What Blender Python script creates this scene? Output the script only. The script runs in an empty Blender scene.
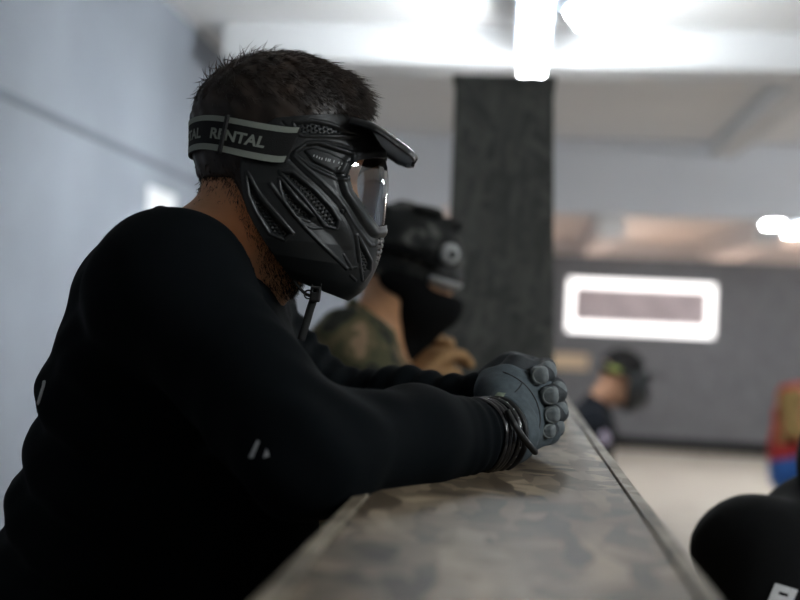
import bpy, bmesh, math, random
import numpy as np
from mathutils import Vector, Matrix
from mathutils.bvhtree import BVHTree
random.seed(7); RNG = np.random.default_rng(7)
scn = bpy.context.scene
COL = scn.collection
F = 800 * 50.0 / 36.0
CAMZ = 1.25

# ---------------------------------------------------------------- camera frame
ROLL = 0.045
yc = Vector((113, -28, F)).normalized()                 # world +Y seen by the camera (right, up, depth)
zc = Vector((math.sin(ROLL), math.cos(ROLL), 0)); zc = (zc - yc * zc.dot(yc)).normalized()
xc = yc.cross(zc)
W2C = np.array([[xc[i], yc[i], zc[i]] for i in range(3)])   # world -> (right, up, depth)
if np.linalg.det(W2C) > 0:                                # (right, up, depth) is left handed
    W2C[:, 0] *= -1
C2W = W2C.T
Rw, Uw, Dw = (Vector(W2C[i]) for i in range(3))
CAM = np.array([0, 0, CAMZ])
rot = Matrix((Rw, Uw, -Dw)).transposed()
cd = bpy.data.cameras.new('camera'); cam = bpy.data.objects.new('camera', cd); COL.objects.link(cam)
cam.matrix_world = Matrix.Translation((0, 0, CAMZ)) @ rot.to_4x4()
cd.lens = 50; cd.sensor_width = 36; cd.clip_start = 0.05; cd.clip_end = 100
cd.dof.use_dof = True; cd.dof.focus_distance = 1.20; cd.dof.aperture_fstop = 2.5
scn.camera = cam

def C(px, py, d):                      # local figure frame: x right, y away, z up
    return np.array([(px - 400) / F * d, d, -(py - 300) / F * d])
def toW(v):                            # figure frame -> world
    v = np.atleast_2d(np.asarray(v, float))
    return CAM + v[:, [0]] * np.array(Rw) + v[:, [2]] * np.array(Uw) + v[:, [1]] * np.array(Dw)
def toC(w):
    q = (np.atleast_2d(np.asarray(w, float)) - CAM) @ W2C.T
    return q[:, [0, 2, 1]]
def proj(c):
    return np.stack([400 + F * c[:, 0] / c[:, 1], 300 - F * c[:, 2] / c[:, 1]], 1)
def on_plane(px, py, axis, val):       # world point on an axis plane behind a pixel
    d = toW([C(px, py, 1.0)])[0] - CAM
    return CAM + d * ((val - CAM[axis]) / d[axis])

# ---------------------------------------------------------------- materials
def mat(name, col, rough=0.6, var=None, vscale=20, spec=0.5, metal=0, bump=0, bscale=200, emit=None, estr=0, sheen=0, bdist=0.002):
    m = bpy.data.materials.new(name); m.use_nodes = True
    nt = m.node_tree; b = nt.nodes['Principled BSDF']
    b.inputs['Base Color'].default_value = (*col, 1); b.inputs['Roughness'].default_value = rough
    b.inputs['Metallic'].default_value = metal; b.inputs['Specular IOR Level'].default_value = spec
    if sheen: b.inputs['Sheen Weight'].default_value = sheen
    tc = nt.nodes.new('ShaderNodeTexCoord')
    if var:
        n = nt.nodes.new('ShaderNodeTexNoise'); n.inputs['Scale'].default_value = vscale; n.inputs['Detail'].default_value = 6
        r = nt.nodes.new('ShaderNodeValToRGB')
        r.color_ramp.elements[0].color = (*col, 1); r.color_ramp.elements[1].color = (*var, 1)
        r.color_ramp.elements[0].position = .35; r.color_ramp.elements[1].position = .65
        nt.links.new(tc.outputs['Object'], n.inputs['Vector']); nt.links.new(n.outputs[0], r.inputs[0])
        nt.links.new(r.outputs[0], b.inputs['Base Color'])
    if bump:
        n = nt.nodes.new('ShaderNodeTexNoise'); n.inputs['Scale'].default_value = bscale; n.inputs['Detail'].default_value = 4
        bp = nt.nodes.new('ShaderNodeBump'); bp.inputs['Strength'].default_value = bump; bp.inputs['Distance'].default_value = bdist
        nt.links.new(tc.outputs['Object'], n.inputs['Vector']); nt.links.new(n.outputs[0], bp.inputs['Height'])
        nt.links.new(bp.outputs[0], b.inputs['Normal'])
    if emit:
        b.inputs['Emission Color'].default_value = (*emit, 1); b.inputs['Emission Strength'].default_value = estr
    return m

def ramp_mat(name, cols, scale, rough=.8, stretch=(1, 1, 1), detail=2, kind='noise', bump=0.0, spec=.4):
    """patchy material: constant colour steps over noise / flakes"""
    m = bpy.data.materials.new(name); m.use_nodes = True; nt = m.node_tree; b = nt.nodes['Principled BSDF']
    b.inputs['Roughness'].default_value = rough; b.inputs['Specular IOR Level'].default_value = spec
    tc = nt.nodes.new('ShaderNodeTexCoord'); mp = nt.nodes.new('ShaderNodeMapping'); mp.inputs['Scale'].default_value = stretch
    nt.links.new(tc.outputs['Object'], mp.inputs['Vector'])
    r = nt.nodes.new('ShaderNodeValToRGB'); r.color_ramp.interpolation = 'CONSTANT' if kind == 'noise' else 'LINEAR'
    while len(r.color_ramp.elements) < len(cols): r.color_ramp.elements.new(.5)
    for i, (p, c) in enumerate(cols):
        r.color_ramp.elements[i].position = p; r.color_ramp.elements[i].color = (*c, 1)
    n = nt.nodes.new('ShaderNodeTexNoise'); n.inputs['Scale'].default_value = scale; n.inputs['Detail'].default_value = detail
    nt.links.new(mp.outputs[0], n.inputs['Vector']); nt.links.new(n.outputs[0], r.inputs[0])
    nt.links.new(r.outputs[0], b.inputs['Base Color'])
    if bump:
        bp = nt.nodes.new('ShaderNodeBump'); bp.inputs['Strength'].default_value = bump; bp.inputs['Distance'].default_value = .003
        nt.links.new(n.outputs[0], bp.inputs['Height']); nt.links.new(bp.outputs[0], b.inputs['Normal'])
    return m

def osb_mat(name, dark, light, rough=.5, fs=60, wear=True, spec=.5, upright=False):
    """pressed wood flakes: three layers of turned, stretched voronoi cells"""
    m = bpy.data.materials.new(name); m.use_nodes = True; nt = m.node_tree; L = nt.links.new; N = nt.nodes.new
    b = nt.nodes['Principled BSDF']; b.inputs['Roughness'].default_value = rough; b.inputs['Specular IOR Level'].default_value = spec
    tc = N('ShaderNodeTexCoord'); prev = None
    for k, (ang, sc) in enumerate(((.5, fs), (-.7, fs * .9), (1.5, fs * 1.1))):
        nz = N('ShaderNodeTexNoise'); nz.inputs['Scale'].default_value = 9 + 2 * k
        dm = N('ShaderNodeMixRGB'); dm.blend_type = 'ADD'; dm.inputs[0].default_value = .02
        L(tc.outputs['Object'], nz.inputs['Vector']); L(tc.outputs['Object'], dm.inputs[1]); L(nz.outputs[1], dm.inputs[2])
        m0 = N('ShaderNodeMapping'); m0.inputs['Rotation'].default_value = (0, ang, 0) if upright else (0, 0, ang); L(dm.outputs[0], m0.inputs['Vector'])
        mp = N('ShaderNodeMapping'); mp.inputs['Scale'].default_value = (.27, 1, 1)
        L(m0.outputs[0], mp.inputs['Vector'])
        v = N('ShaderNodeTexVoronoi'); v.inputs['Scale'].default_value = sc; L(mp.outputs[0], v.inputs['Vector'])
        sp = N('ShaderNodeSeparateColor'); L(v.outputs['Color'], sp.inputs[0])
        if prev is None: prev = sp.outputs[0]
        else:
            gt = N('ShaderNodeMath'); gt.operation = 'GREATER_THAN'; gt.inputs[1].default_value = .55; L(sp.outputs[1], gt.inputs[0])
            mx = N('ShaderNodeMixRGB'); L(gt.outputs[0], mx.inputs[0]); L(prev, mx.inputs[1]); L(sp.outputs[0], mx.inputs[2]); prev = mx.outputs[0]
    r = N('ShaderNodeValToRGB'); r.color_ramp.elements[0].color = (*dark, 1); r.color_ramp.elements[1].color = (*light, 1)
    e = r.color_ramp.elements.new(.5); e.color = (*[a * .55 + c * .45 for a, c in zip(dark, light)], 1)
    L(prev, r.inputs[0]); out = r.outputs[0]
    if wear:
        nz = N('ShaderNodeTexNoise'); nz.inputs['Scale'].default_value = 7; nz.inputs['Detail'].default_value = 8; L(tc.outputs['Object'], nz.inputs['Vector'])
        rr = N('ShaderNodeValToRGB'); rr.color_ramp.elements[0].position = .36; rr.color_ramp.elements[0].color = (.3, .28, .26, 1)
        rr.color_ramp.elements[1].position = .62; rr.color_ramp.elements[1].color = (1, 1, 1, 1); L(nz.outputs[0], rr.inputs[0])
        mm = N('ShaderNodeMixRGB'); mm.blend_type = 'MULTIPLY'; mm.inputs[0].default_value = .9; L(out, mm.inputs[1]); L(rr.outputs[0], mm.inputs[2]); out = mm.outputs[0]
    L(out, b.inputs['Base Color'])
    bp = N('ShaderNodeBump'); bp.inputs['Strength'].default_value = .35; bp.inputs['Distance'].default_value = .002; L(prev, bp.inputs['Height']); L(bp.outputs[0], b.inputs['Normal'])
    return m

M = dict(
    wall_blue=mat('blue_grey_paint', (.30, .33, .378), .75, (.235, .26, .30), 1.3, bump=.15, bscale=60),
    ceiling=mat('white_ceiling', (.88, .88, .88), .8, (.84, .84, .84), 1.2),
    beam=mat('white_beam', (.76, .77, .78), .75, (.71, .72, .73), 1.5),
    lintel=mat('pale_blue_paint', (.84, .87, .92), .75, (.80, .83, .88), 1.5),
    floor=mat('sandy_concrete', (.40, .345, .29), .75, (.35, .30, .25), 2.5, bump=.1, bscale=30),
    back=osb_mat('grey_painted_board', (.125, .12, .123), (.165, .158, .162), .75, fs=26, wear=False, spec=.25, upright=True),
    endwall=mat('warm_plaster', (.6, .5, .45), .8, (.5, .42, .38), 1),
    board=osb_mat('worn_flake_board', (.062, .044, .027), (.42, .33, .225), .5, fs=52, spec=.3),
    edge=osb_mat('board_edge', (.16, .13, .09), (.40, .34, .25), .6),
    pillar=osb_mat('dark_painted_flake_board', (.055, .060, .056), (.125, .128, .120), .65, wear=False, upright=True),
    lampmetal=mat('grey_lamp_metal', (.10, .125, .16), .5),
    tube=mat('lit_tube', (1, 1, 1), .4, emit=(.92, .975, 1.0), estr=42),
    pane=mat('lit_frosted_pane', (1, 1, 1), .4, emit=(1.0, .95, .93), estr=.62),
    pane_warm=mat('warm_glow_pane', (1, 1, 1), .4, emit=(1.0, .80, .70), estr=13),
    pinkboard=mat('pinkish_board', (.62, .50, .50), .7, (.45, .36, .36), 5),
    paper=mat('white_paper', (.85, .86, .86), .7),
    tan=mat('tan_board', (.62, .45, .29), .7, (.55, .39, .25), 6),
    skin=mat('skin', (.74, .40, .21), .5, (.65, .335, .17), 30, bump=.15, bscale=350),
    skin_tan=mat('tanned_skin', (.36, .19, .11), .6, (.31, .155, .09), 20),
    hair=mat('dark_brown_hair', (.016, .0105, .0075), .45, (.038, .023, .015), 40),
    hair_black=mat('black_hair', (.006, .005, .005), .8, spec=.15),
    stubble=mat('dark_stubble', (.02, .013, .009), .6),
    shirt=mat('black_jersey', (.0022, .0036, .0048), .85, bump=.25, bscale=900, bdist=.001, spec=.09),
    trousers=mat('black_trousers', (.0035, .0035, .004), .9, bump=.2, bscale=700, spec=.15),
    rubber=mat('black_rubber', (.012, .012, .012), .6),
    glove=mat('slate_glove_fabric', (.085, .110, .125), .75, (.060, .080, .092), 120, bump=.35, bscale=700, bdist=.0015),
    glove_dark=mat('dark_glove_fabric', (.026, .033, .038), .7, (.018, .022, .026), 90, bump=.4, bscale=500, bdist=.0015),
    pad=mat('grey_knuckle_pad', (.19, .215, .22), .65, (.13, .15, .16), 150, bump=.3, bscale=600),
    rim=mat('light_grey_stitching', (.20, .225, .22), .75),
    seam=mat('pale_green_tab', (.20, .24, .17), .8),
    bangle=mat('black_shiny_bangle', (.008, .008, .009), .2, spec=.7),
    silver=mat('silver_bangle', (.42, .42, .44), .25, metal=1),
    cord=mat('black_cord', (.008, .008, .008), .6),
    maskp=mat('black_mask_plastic', (.0098, .0115, .0122), .40, bump=.04, bscale=900, spec=.5),
    visor=mat('black_visor_plastic', (.0085, .0098, .0105), .40, spec=.5),
    grey_print=mat('grey_green_print', (.32, .35, .30), .7),
    strap=mat('black_webbing', (.006, .006, .006), .8, bump=.3, bscale=900),
    mark=mat('grey_mark', (.50, .52, .52), .5),
    white_print=mat('white_print', (.62, .63, .64), .7),
    camo=ramp_mat('woodland_camo', [(0, (.02, .022, .016)), (.40, (.075, .072, .035)), (.50, (.13, .105, .055)), (.57, (.27, .18, .11)), (.65, (.05, .06, .03))], 13, .9),
    camo_dark=ramp_mat('dark_camo_cover', [(0, (.006, .007, .007)), (.5, (.018, .02, .018)), (.62, (.10, .10, .09))], 26, .7),
    blackcloth=mat('black_cloth', (.0035, .0038, .0042), .9, bump=.2, bscale=500, spec=.15),
    navy=mat('navy_black_cotton', (.004, .005, .008), .9, spec=.2),
    tanglove=mat('tan_glove', (.48, .29, .13), .8, (.36, .20, .09), 40),
    goggle=mat('goggle_glare_grey', (.55, .57, .58), .12, spec=.8),  # pale colour painted in for the white reflection on the goggle lens
    lilac=ramp_mat('pale_lilac_print', [(0, (.55, .54, .75)), (.5, (.55, .38, .46)), (.58, (.7, .7, .85))], 60, .8),
    red=mat('red_cloth', (.42, .022, .02), .8, (.33, .016, .015), 8),
    olive=mat('ochre_vest', (.26, .17, .055), .85, (.2, .125, .04), 12),
    blue=mat('blue_denim', (.012, .085, .30), .85, (.01, .06, .22), 15),
    lime=mat('yellow_green_strap', (.16, .18, .03), .7),
    woodtrim=mat('grey_groove', (.16, .18, .21), .8),
)
# clear lens: reflective thin plastic
m = bpy.data.materials.new('clear_lens'); m.use_nodes = True; nt = m.node_tree; nt.nodes.clear()
o_ = nt.nodes.new('ShaderNodeOutputMaterial'); tr = nt.nodes.new('ShaderNodeBsdfTransparent'); gl = nt.nodes.new('ShaderNodeBsdfGlossy')
gl.inputs['Roughness'].default_value = .05; tr.inputs[0].default_value = (.96, .97, .97, 1)
fr = nt.nodes.new('ShaderNodeFresnel'); fr.inputs[0].default_value = 1.58; mx = nt.nodes.new('ShaderNodeMixShader')
mul = nt.nodes.new('ShaderNodeMath'); mul.operation = 'MULTIPLY_ADD'; mul.inputs[1].default_value = 1.3; mul.inputs[2].default_value = .22; mul.use_clamp = True
nt.links.new(fr.outputs[0], mul.inputs[0]); nt.links.new(mul.outputs[0], mx.inputs[0]); nt.links.new(tr.outputs[0], mx.inputs[1]); nt.links.new(gl.outputs[0], mx.inputs[2]); nt.links.new(mx.outputs[0], o_.inputs[0])
M['lens'] = m

# ---------------------------------------------------------------- object helpers
def mesh_obj(name, verts, faces, material, parent=None, smooth=True):
    me = bpy.data.meshes.new(name)
    verts = np.asarray(verts, float)
    if parent is not None: verts = verts - np.array(parent.location if parent.parent is None else parent['base'])
    me.from_pydata([tuple(v) for v in verts], [], [tuple(int(i) for i in f) for f in faces])
    me.validate(); me.update()
    if smooth: me.polygons.foreach_set('use_smooth', [True] * len(me.polygons))
    me.materials.append(material)
    o = bpy.data.objects.new(name, me); COL.objects.link(o)
    if parent is not None:
        o.parent = parent; o['base'] = list(parent.location) if parent.parent is None else list(parent['base'])
    return o
def fig_obj(name, vc, faces, material, parent=None, smooth=True):       # vertices in the figure frame
    return mesh_obj(name, toW(vc), faces, material, parent, smooth)
def tag(o, label=None, cat=None, group=None, kind=None):
    if label: o['label'] = label
    if cat: o['category'] = cat
    if group: o['group'] = group
    if kind: o['kind'] = kind
    return o
def thing(name, loc, label, cat, group=None):
    o = bpy.data.objects.new(name, None); COL.objects.link(o); o.location = loc; o.empty_display_size = .1
    return tag(o, label, cat, group)
def fix(o):                            # drop helper property
    for x in COL.objects:
        if 'base' in x: del x['base']
def box_vf(x0, x1, y0, y1, z0, z1):
    v = [(x, y, z) for x in (x0, x1) for y in (y0, y1) for z in (z0, z1)]
    f = [(0, 1, 3, 2), (4, 6, 7, 5), (0, 4, 5, 1), (2, 3, 7, 6), (0, 2, 6, 4), (1, 5, 7, 3)]
    return v, f
def box(name, b, material, parent=None, bevel=0.0):
    v, f = box_vf(*b); o = mesh_obj(name, v, f, material, parent, False)
    if bevel:
        md = o.modifiers.new('bevel', 'BEVEL'); md.width = bevel; md.segments = 2
    return o
def struct(o): o['kind'] = 'structure'; return o
def spline(pts, n):
    p = np.asarray(pts, float); k = len(p); P_ = np.vstack([2 * p[0] - p[1], p, 2 * p[-1] - p[-2]]); out = []
    for i in range(k - 1):
        a, b, c, d = P_[i:i + 4]; t = np.linspace(0, 1, 24, endpoint=False)[:, None]
        out.append(.5 * (2 * b + (c - a) * t + (2 * a - 5 * b + 4 * c - d) * t ** 2 + (3 * b - a - 3 * c + d) * t ** 3))
    q = np.vstack(out + [p[-1:]]); s = np.r_[0, np.cumsum(np.linalg.norm(np.diff(q, axis=0), axis=1))]
    u = np.linspace(0, s[-1], n)
    return np.stack([np.interp(u, s, q[:, j]) for j in range(q.shape[1])], 1)
def tube_vf(pts, r, seg=10, closed=False, flat=None):
    p = np.asarray(pts, float); n = len(p); t = np.gradient(p, axis=0)
    if closed: t = np.roll(p, -1, 0) - np.roll(p, 1, 0)
    t /= np.linalg.norm(t, axis=1)[:, None] + 1e-12
    up = np.array([.13, .31, .94]); up -= t[0] * up.dot(t[0]); up /= np.linalg.norm(up)
    rr = np.full(n, r) if np.isscalar(r) else np.asarray(r); V = []; Fc = []
    for i in range(n):
        up = up - t[i] * up.dot(t[i]); up /= np.linalg.norm(up); w = np.cross(t[i], up)
        for k in range(seg):
            a = 2 * math.pi * k / seg; V.append(p[i] + rr[i] * (math.cos(a) * up + math.sin(a) * w))
    for i in range(n if closed else n - 1):
        j = (i + 1) % n
        for k in range(seg):
            l = (k + 1) % seg; Fc.append((i * seg + k, i * seg + l, j * seg + l, j * seg + k))
    if not closed:
        Fc.append(tuple(range(seg))[::-1]); Fc.append(tuple((n - 1) * seg + k for k in range(seg)))
    return V, Fc
def join_vf(parts):
    V = []; Fc = []
    for v, f in parts:
        o = len(V); V += [tuple(x) for x in v]; Fc += [tuple(i + o for i in q) for q in f]
    return V, Fc
def ribbon_vf(pts, wdir, width, th):
    """flat strap along pts, width along wdir"""
    p = np.asarray(pts, float); t = np.gradient(p, axis=0); t /= np.linalg.norm(t, axis=1)[:, None]; V = []; Fc = []
    w = np.asarray(wdir, float)
    for i in range(len(p)):
        a = w - t[i] * w.dot(t[i]); a /= np.linalg.norm(a); n = np.cross(t[i], a)
        for s, q in ((-1, -1), (1, -1), (1, 1), (-1, 1)): V.append(p[i] + a * s * width / 2 + n * q * th / 2)
    for i in range(len(p) - 1):
        for k in range(4):
            l = (k + 1) % 4; Fc.append((i * 4 + k, i * 4 + l, i * 4 + 4 + l, i * 4 + 4 + k))
    Fc += [(3, 2, 1, 0), tuple(len(p) * 4 - 4 + k for k in range(4))]
    return V, Fc
def text_mesh(s, size=1.0, bold=.03, shear=0.0):
    cu = bpy.data.curves.new('t', 'FONT'); cu.body = s; cu.size = size; cu.offset = bold * size; cu.shear = shear; cu.fill_mode = 'FRONT'
    ob = bpy.data.objects.new('t', cu); COL.objects.link(ob)
    dg = bpy.context.evaluated_depsgraph_get(); me = bpy.data.meshes.new_from_object(ob.evaluated_get(dg))
    bm = bmesh.new(); bm.from_mesh(me); bmesh.ops.triangulate(bm, faces=bm.faces)
    for _ in range(2):
        le = [e for e in bm.edges if e.calc_length() > .12 * size]
        if le: bmesh.ops.subdivide_edges(bm, edges=le, cuts=1); bmesh.ops.triangulate(bm, faces=bm.faces)
    bm.verts.ensure_lookup_table(); V = np.array([v.co[:] for v in bm.verts]); Fc = [tuple(v.index for v in f.verts) for f in bm.faces]
    bm.free(); bpy.data.objects.remove(ob); bpy.data.meshes.remove(me); bpy.data.curves.remove(cu)
    return V[:, :2], Fc

# ---------------------------------------------------------------- signed distance modelling
def cone(p, a, b, ra, rb, w=None, s=1.0):
    a = np.asarray(a, np.float32); b = np.asarray(b, np.float32); pa = p - a; ba = b - a
    h = np.clip(pa @ ba / max(ba @ ba, 1e-9), 0, 1); q = pa - h[:, None] * ba
    if w is not None:
        w = np.asarray(w, np.float32); w = w / np.linalg.norm(w); q = q + (q @ w)[:, None] * w * (1 / s - 1)
    return np.linalg.norm(q, axis=1) - (ra + (rb - ra) * h)
def ell(p, c, r, R3=None):
    q = p - np.asarray(c, np.float32)
    if R3 is not None: q = q @ np.asarray(R3, np.float32)
    r = np.asarray(r, np.float32); k0 = np.linalg.norm(q / r, axis=1); k1 = np.linalg.norm(q / r ** 2, axis=1) + 1e-6
    return k0 * (k0 - 1) / k1
def rbox(p, c, h, R3, r):
    q = np.abs((p - np.asarray(c, np.float32)) @ np.asarray(R3, np.float32)) - (np.asarray(h, np.float32) - r)
    return np.linalg.norm(np.maximum(q, 0), axis=1) + np.minimum(q.max(1), 0) - r
def smin(a, b, k):
    h = np.clip(.5 + .5 * (b - a) / k, 0, 1); return b + (a - b) * h - k * h * (1 - h)
def smax(a, b, k): return -smin(-a, -b, k)
def folds(p, f, amp, seed=0.0):
    x, y, z = p[:, 0] * f, p[:, 1] * f, p[:, 2] * f
    u = x + 1.3 * np.sin(.7 * y + seed) + .8 * np.sin(.9 * z + 2 * seed); v = z + 1.1 * np.sin(.8 * x + 1.7 + seed); w = y + .9 * np.sin(.6 * z + seed)
    return amp * (np.sin(u) * np.cos(.6 * w + seed) + .6 * np.sin(1.7 * v + .5 * u) * np.cos(.9 * w) + .35 * np.sin(2.6 * w + 1.3 * v))
def sdf_mesh(fn, lo, hi, h):
    lo = np.asarray(lo, float); hi = np.asarray(hi, float); S = 4
    nc = np.ceil((hi - lo) / (h * S)).astype(int) + 1
    ax = [lo[i] + np.arange(nc[i]) * h * S for i in range(3)]
    G = np.stack(np.meshgrid(*ax, indexing='ij'), -1).reshape(-1, 3).astype(np.float32)
    cv = fn(G).reshape(nc)
    n = (nc - 1) * S + 1
    near = np.abs(cv) < h * S * 2.6
    cell = np.zeros(nc - 1, bool)
    for i in (0, 1):
        for j in (0, 1):
            for k in (0, 1): cell |= near[i:nc[0] - 1 + i, j:nc[1] - 1 + j, k:nc[2] - 1 + k]
    need = np.zeros(n, bool); up = np.repeat(np.repeat(np.repeat(cell, S, 0), S, 1), S, 2)
    need[:-1, :-1, :-1] |= up; need[1:, 1:, 1:] |= up; need[1:, :-1, :-1] |= up; need[:-1, 1:, :-1] |= up; need[:-1, :-1, 1:] |= up; need[1:, 1:, :-1] |= up; need[1:, :-1, 1:] |= up; need[:-1, 1:, 1:] |= up
    idx = np.minimum((np.arange(max(n)) + S // 2) // S, max(nc))
    base = cv[np.ix_(np.minimum(idx[:n[0]], nc[0] - 1), np.minimum(idx[:n[1]], nc[1] - 1), np.minimum(idx[:n[2]], nc[2] - 1))]
    V = np.where(base > 0, 1.0, -1.0).astype(np.float32)
    q = np.argwhere(need); pts = (lo + q * h).astype(np.float32); out = np.empty(len(pts), np.float32)
    for s in range(0, len(pts), 400000): out[s:s + 400000] = fn(pts[s:s + 400000])
    V[q[:, 0], q[:, 1], q[:, 2]] = out
    # surface nets
    m = np.array(n) - 1; acc = np.zeros((*m, 3), np.float32); cnt = np.zeros(m, np.float32); neg = V < 0
    def sl(o): return tuple(slice(o[i], o[i] + m[i]) for i in range(3))
    cs = [(i, j, k) for i in (0, 1) for j in (0, 1) for k in (0, 1)]
    for a in cs:
        for b in cs:
            d = [b[i] - a[i] for i in range(3)]
            if sum(d) == 1 and min(d) == 0:
                va, vb = V[sl(a)], V[sl(b)]; c = neg[sl(a)] != neg[sl(b)]
                I = np.nonzero(c); t = va[I] / (va[I] - vb[I]); cnt[I] += 1
                for i in range(3): acc[(*I, i)] += a[i] + t * d[i]
    act = cnt > 0; ids = np.full(m, -1); I = np.nonzero(act); ids[I] = np.arange(len(I[0]))
    verts = lo + (np.stack(I, 1) + acc[I] / cnt[I][:, None]) * h
    faces = []
    for axn in range(3):
        o1, o2 = [(1, 2), (2, 0), (0, 1)][axn]
        a = [slice(0, None)] * 3; b = [slice(0, None)] * 3
        a[axn] = slice(0, -1); b[axn] = slice(1, None)
        na, nb = neg[tuple(a)], neg[tuple(b)]; q = np.argwhere(na != nb)
        ok = (q[:, o1] > 0) & (q[:, o2] > 0) & (q[:, o1] < m[o1]) & (q[:, o2] < m[o2]); q = q[ok]
        fl = na[tuple(q.T)]
        def g(d1, d2):
            r = q.copy(); r[:, o1] -= d1; r[:, o2] -= d2; return ids[tuple(r.T)]
        qd = np.stack([g(0, 0), g(1, 0), g(1, 1), g(0, 1)], 1)
        qd[~fl] = qd[~fl][:, ::-1]
        qd = qd[(qd >= 0).all(1)]; faces.append(qd)
    return verts, np.vstack(faces)
def sdf_obj(name, fn, lo, hi, h, material, parent=None):
    v, f = sdf_mesh(fn, lo, hi, h); return fig_obj(name, v, f, material, parent)
def poly_sd(P2, poly):
    poly = np.asarray(poly, float); n = len(poly); d = np.full(len(P2), 1e9); ins = np.zeros(len(P2), bool)
    for i in range(n):
        a, b = poly[i], poly[(i + 1) % n]; e = b - a; w = P2 - a
        t = np.clip(w @ e / (e @ e), 0, 1); d = np.minimum(d, np.linalg.norm(w - t[:, None] * e, axis=1))
        c = (a[1] > P2[:, 1]) != (b[1] > P2[:, 1])
        ins ^= c & (P2[:, 0] < (b[0] - a[0]) * (P2[:, 1] - a[1]) / (b[1] - a[1] + 1e-12) + a[0])
    return np.where(ins, -d, d)
def line_d(P2, pts):
    pts = np.asarray(pts, float); d = np.full(len(P2), 1e9)
    for a, b in zip(pts[:-1], pts[1:]):
        e = b - a; w = P2 - a; t = np.clip(w @ e / (e @ e), 0, 1); d = np.minimum(d, np.linalg.norm(w - t[:, None] * e, axis=1))
    return d
def sstep(a, b, x):
    t = np.clip((x - a) / (b - a), 0, 1); return t * t * (3 - 2 * t)
def bvh_of(vc, faces): return BVHTree.FromPolygons([Vector(v) for v in vc], [tuple(int(i) for i in f) for f in faces])
def cast(bvh, px, py):                 # figure frame hit from the lens
    d = Vector(C(px, py, 1.0)).normalized(); h = bvh.ray_cast(Vector((0, 0, 0)), d)
    return (np.array(h[0]), np.array(h[1])) if h[0] is not None else (None, None)
def frame3(x, y):                      # orthonormal axes as columns
    x = np.asarray(x, float); x = x / np.linalg.norm(x); y = np.asarray(y, float); y = y - x * (x @ y); y /= np.linalg.norm(y)
    return np.stack([x, y, np.cross(x, y)], 1)

# ================================================================ THE PLACE
ZC = CAMZ - .155                       # counter top
pL = on_plane(255, 600, 2, ZC); pR = on_plane(720, 600, 2, ZC); XL, XR = pL[0], pR[0]
print('counter', XL, XR, pL[1], pR[1])
YP = 2.72                              # where the upright starts
CEIL = CAMZ + 1.35
WX = -1.154 * 1.35
# floor, walls, ceiling
struct(box('floor', (WX, 6.0, -2.2, 22.2, -.05, 0), M['floor']))
struct(box('wall_left', (WX - .12, WX, -2.2, 22.2, 0, CEIL), M['wall_blue']))
struct(box('wall_right', (6.0, 6.12, -2.2, 22.2, 0, CEIL), M['wall_blue']))
struct(box('ceiling', (WX - .12, 6.12, -2.2, 22.32, CEIL, CEIL + .1), M['ceiling']))
struct(box('wall_front', (WX - .12, 6.12, -2.32, -2.2, 0, CEIL), M['back']))
struct(box('wall_end', (WX - .12, 6.12, 22.2, 22.32, 0, CEIL), M['endwall']))
gz = CAMZ - WX / 2.467
struct(box('trim_1', (WX, WX + .006, -2.2, 7.85, gz - .012, gz + .012), M['woodtrim']))
# ceiling beams
for i, (x0, x1, y0, y1, z0) in enumerate(((WX + .17, 6, 5.0, 5.28, CAMZ + 1.185), (1.30, 1.46, 5.28, 7.85, CAMZ + 1.24), (4.1, 4.4, 5.28, 7.85, CAMZ + 1.2))):
    struct(box('ceiling_beam', (x0, x1, y0, y1, z0, CEIL), M['beam']))
struct(box('trim_2', (WX, 6, 7.85, 8.05, CAMZ + .83, CEIL), M['lintel']))
for (x0, x1) in ((.9, 1.2), (2.6, 2.9)):
    struct(box('ceiling_beam', (x0, x1, 12.6, 22.2, CEIL - .3, CEIL), M['beam']))
struct(box('ceiling_beam', (WX, 6, 16.5, 16.8, CEIL - .3, CEIL), M['beam']))
# partition with its window slot
YB = 12.35
a = on_plane(569, 278, 1, YB); b_ = on_plane(717, 285, 1, YB); c_ = on_plane(569, 331, 1, YB)
wx0, wx1, wz1, wz0 = a[0], b_[0], a[2], c_[2]
top = on_plane(640, 257, 1, YB)[2]
vs = []; xs = [WX, wx0, wx1, 6.0]; zs = [0, wz0, wz1, top]; parts = []
for i in range(3):
    for k in range(3):
        if (i, k) != (1, 1): parts.append(box_vf(xs[i], xs[i + 1], YB, YB + .12, zs[k], zs[k + 1]))
struct(mesh_obj('wall_back', *join_vf(parts), M['back'], None, False))
struct(box('baseboard_back', (WX, 6.0, YB - .02, YB, 0, .12), M['trousers']))
struct(box('window_1', (wx0, wx1, YB + .07, YB + .09, wz0, wz1), M['pane']))
a = on_plane(575, 286, 1, YB); b_ = on_plane(708, 292, 1, YB); c_ = on_plane(575, 321, 1, YB)
o = box('notice_board', (a[0], b_[0], YB + .03, YB + .055, c_[2], a[2]), M['pinkboard'], None, .004)
tag(o, 'pinkish grey board fixed across the bright slot window', 'board')
# unseen glowing pane added in the right wall to warm the ceiling behind the partition
struct(box('added_glow_pane', (5.96, 5.99, 17.4, 21.2, .7, 2.1), M['pane_warm']))
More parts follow.
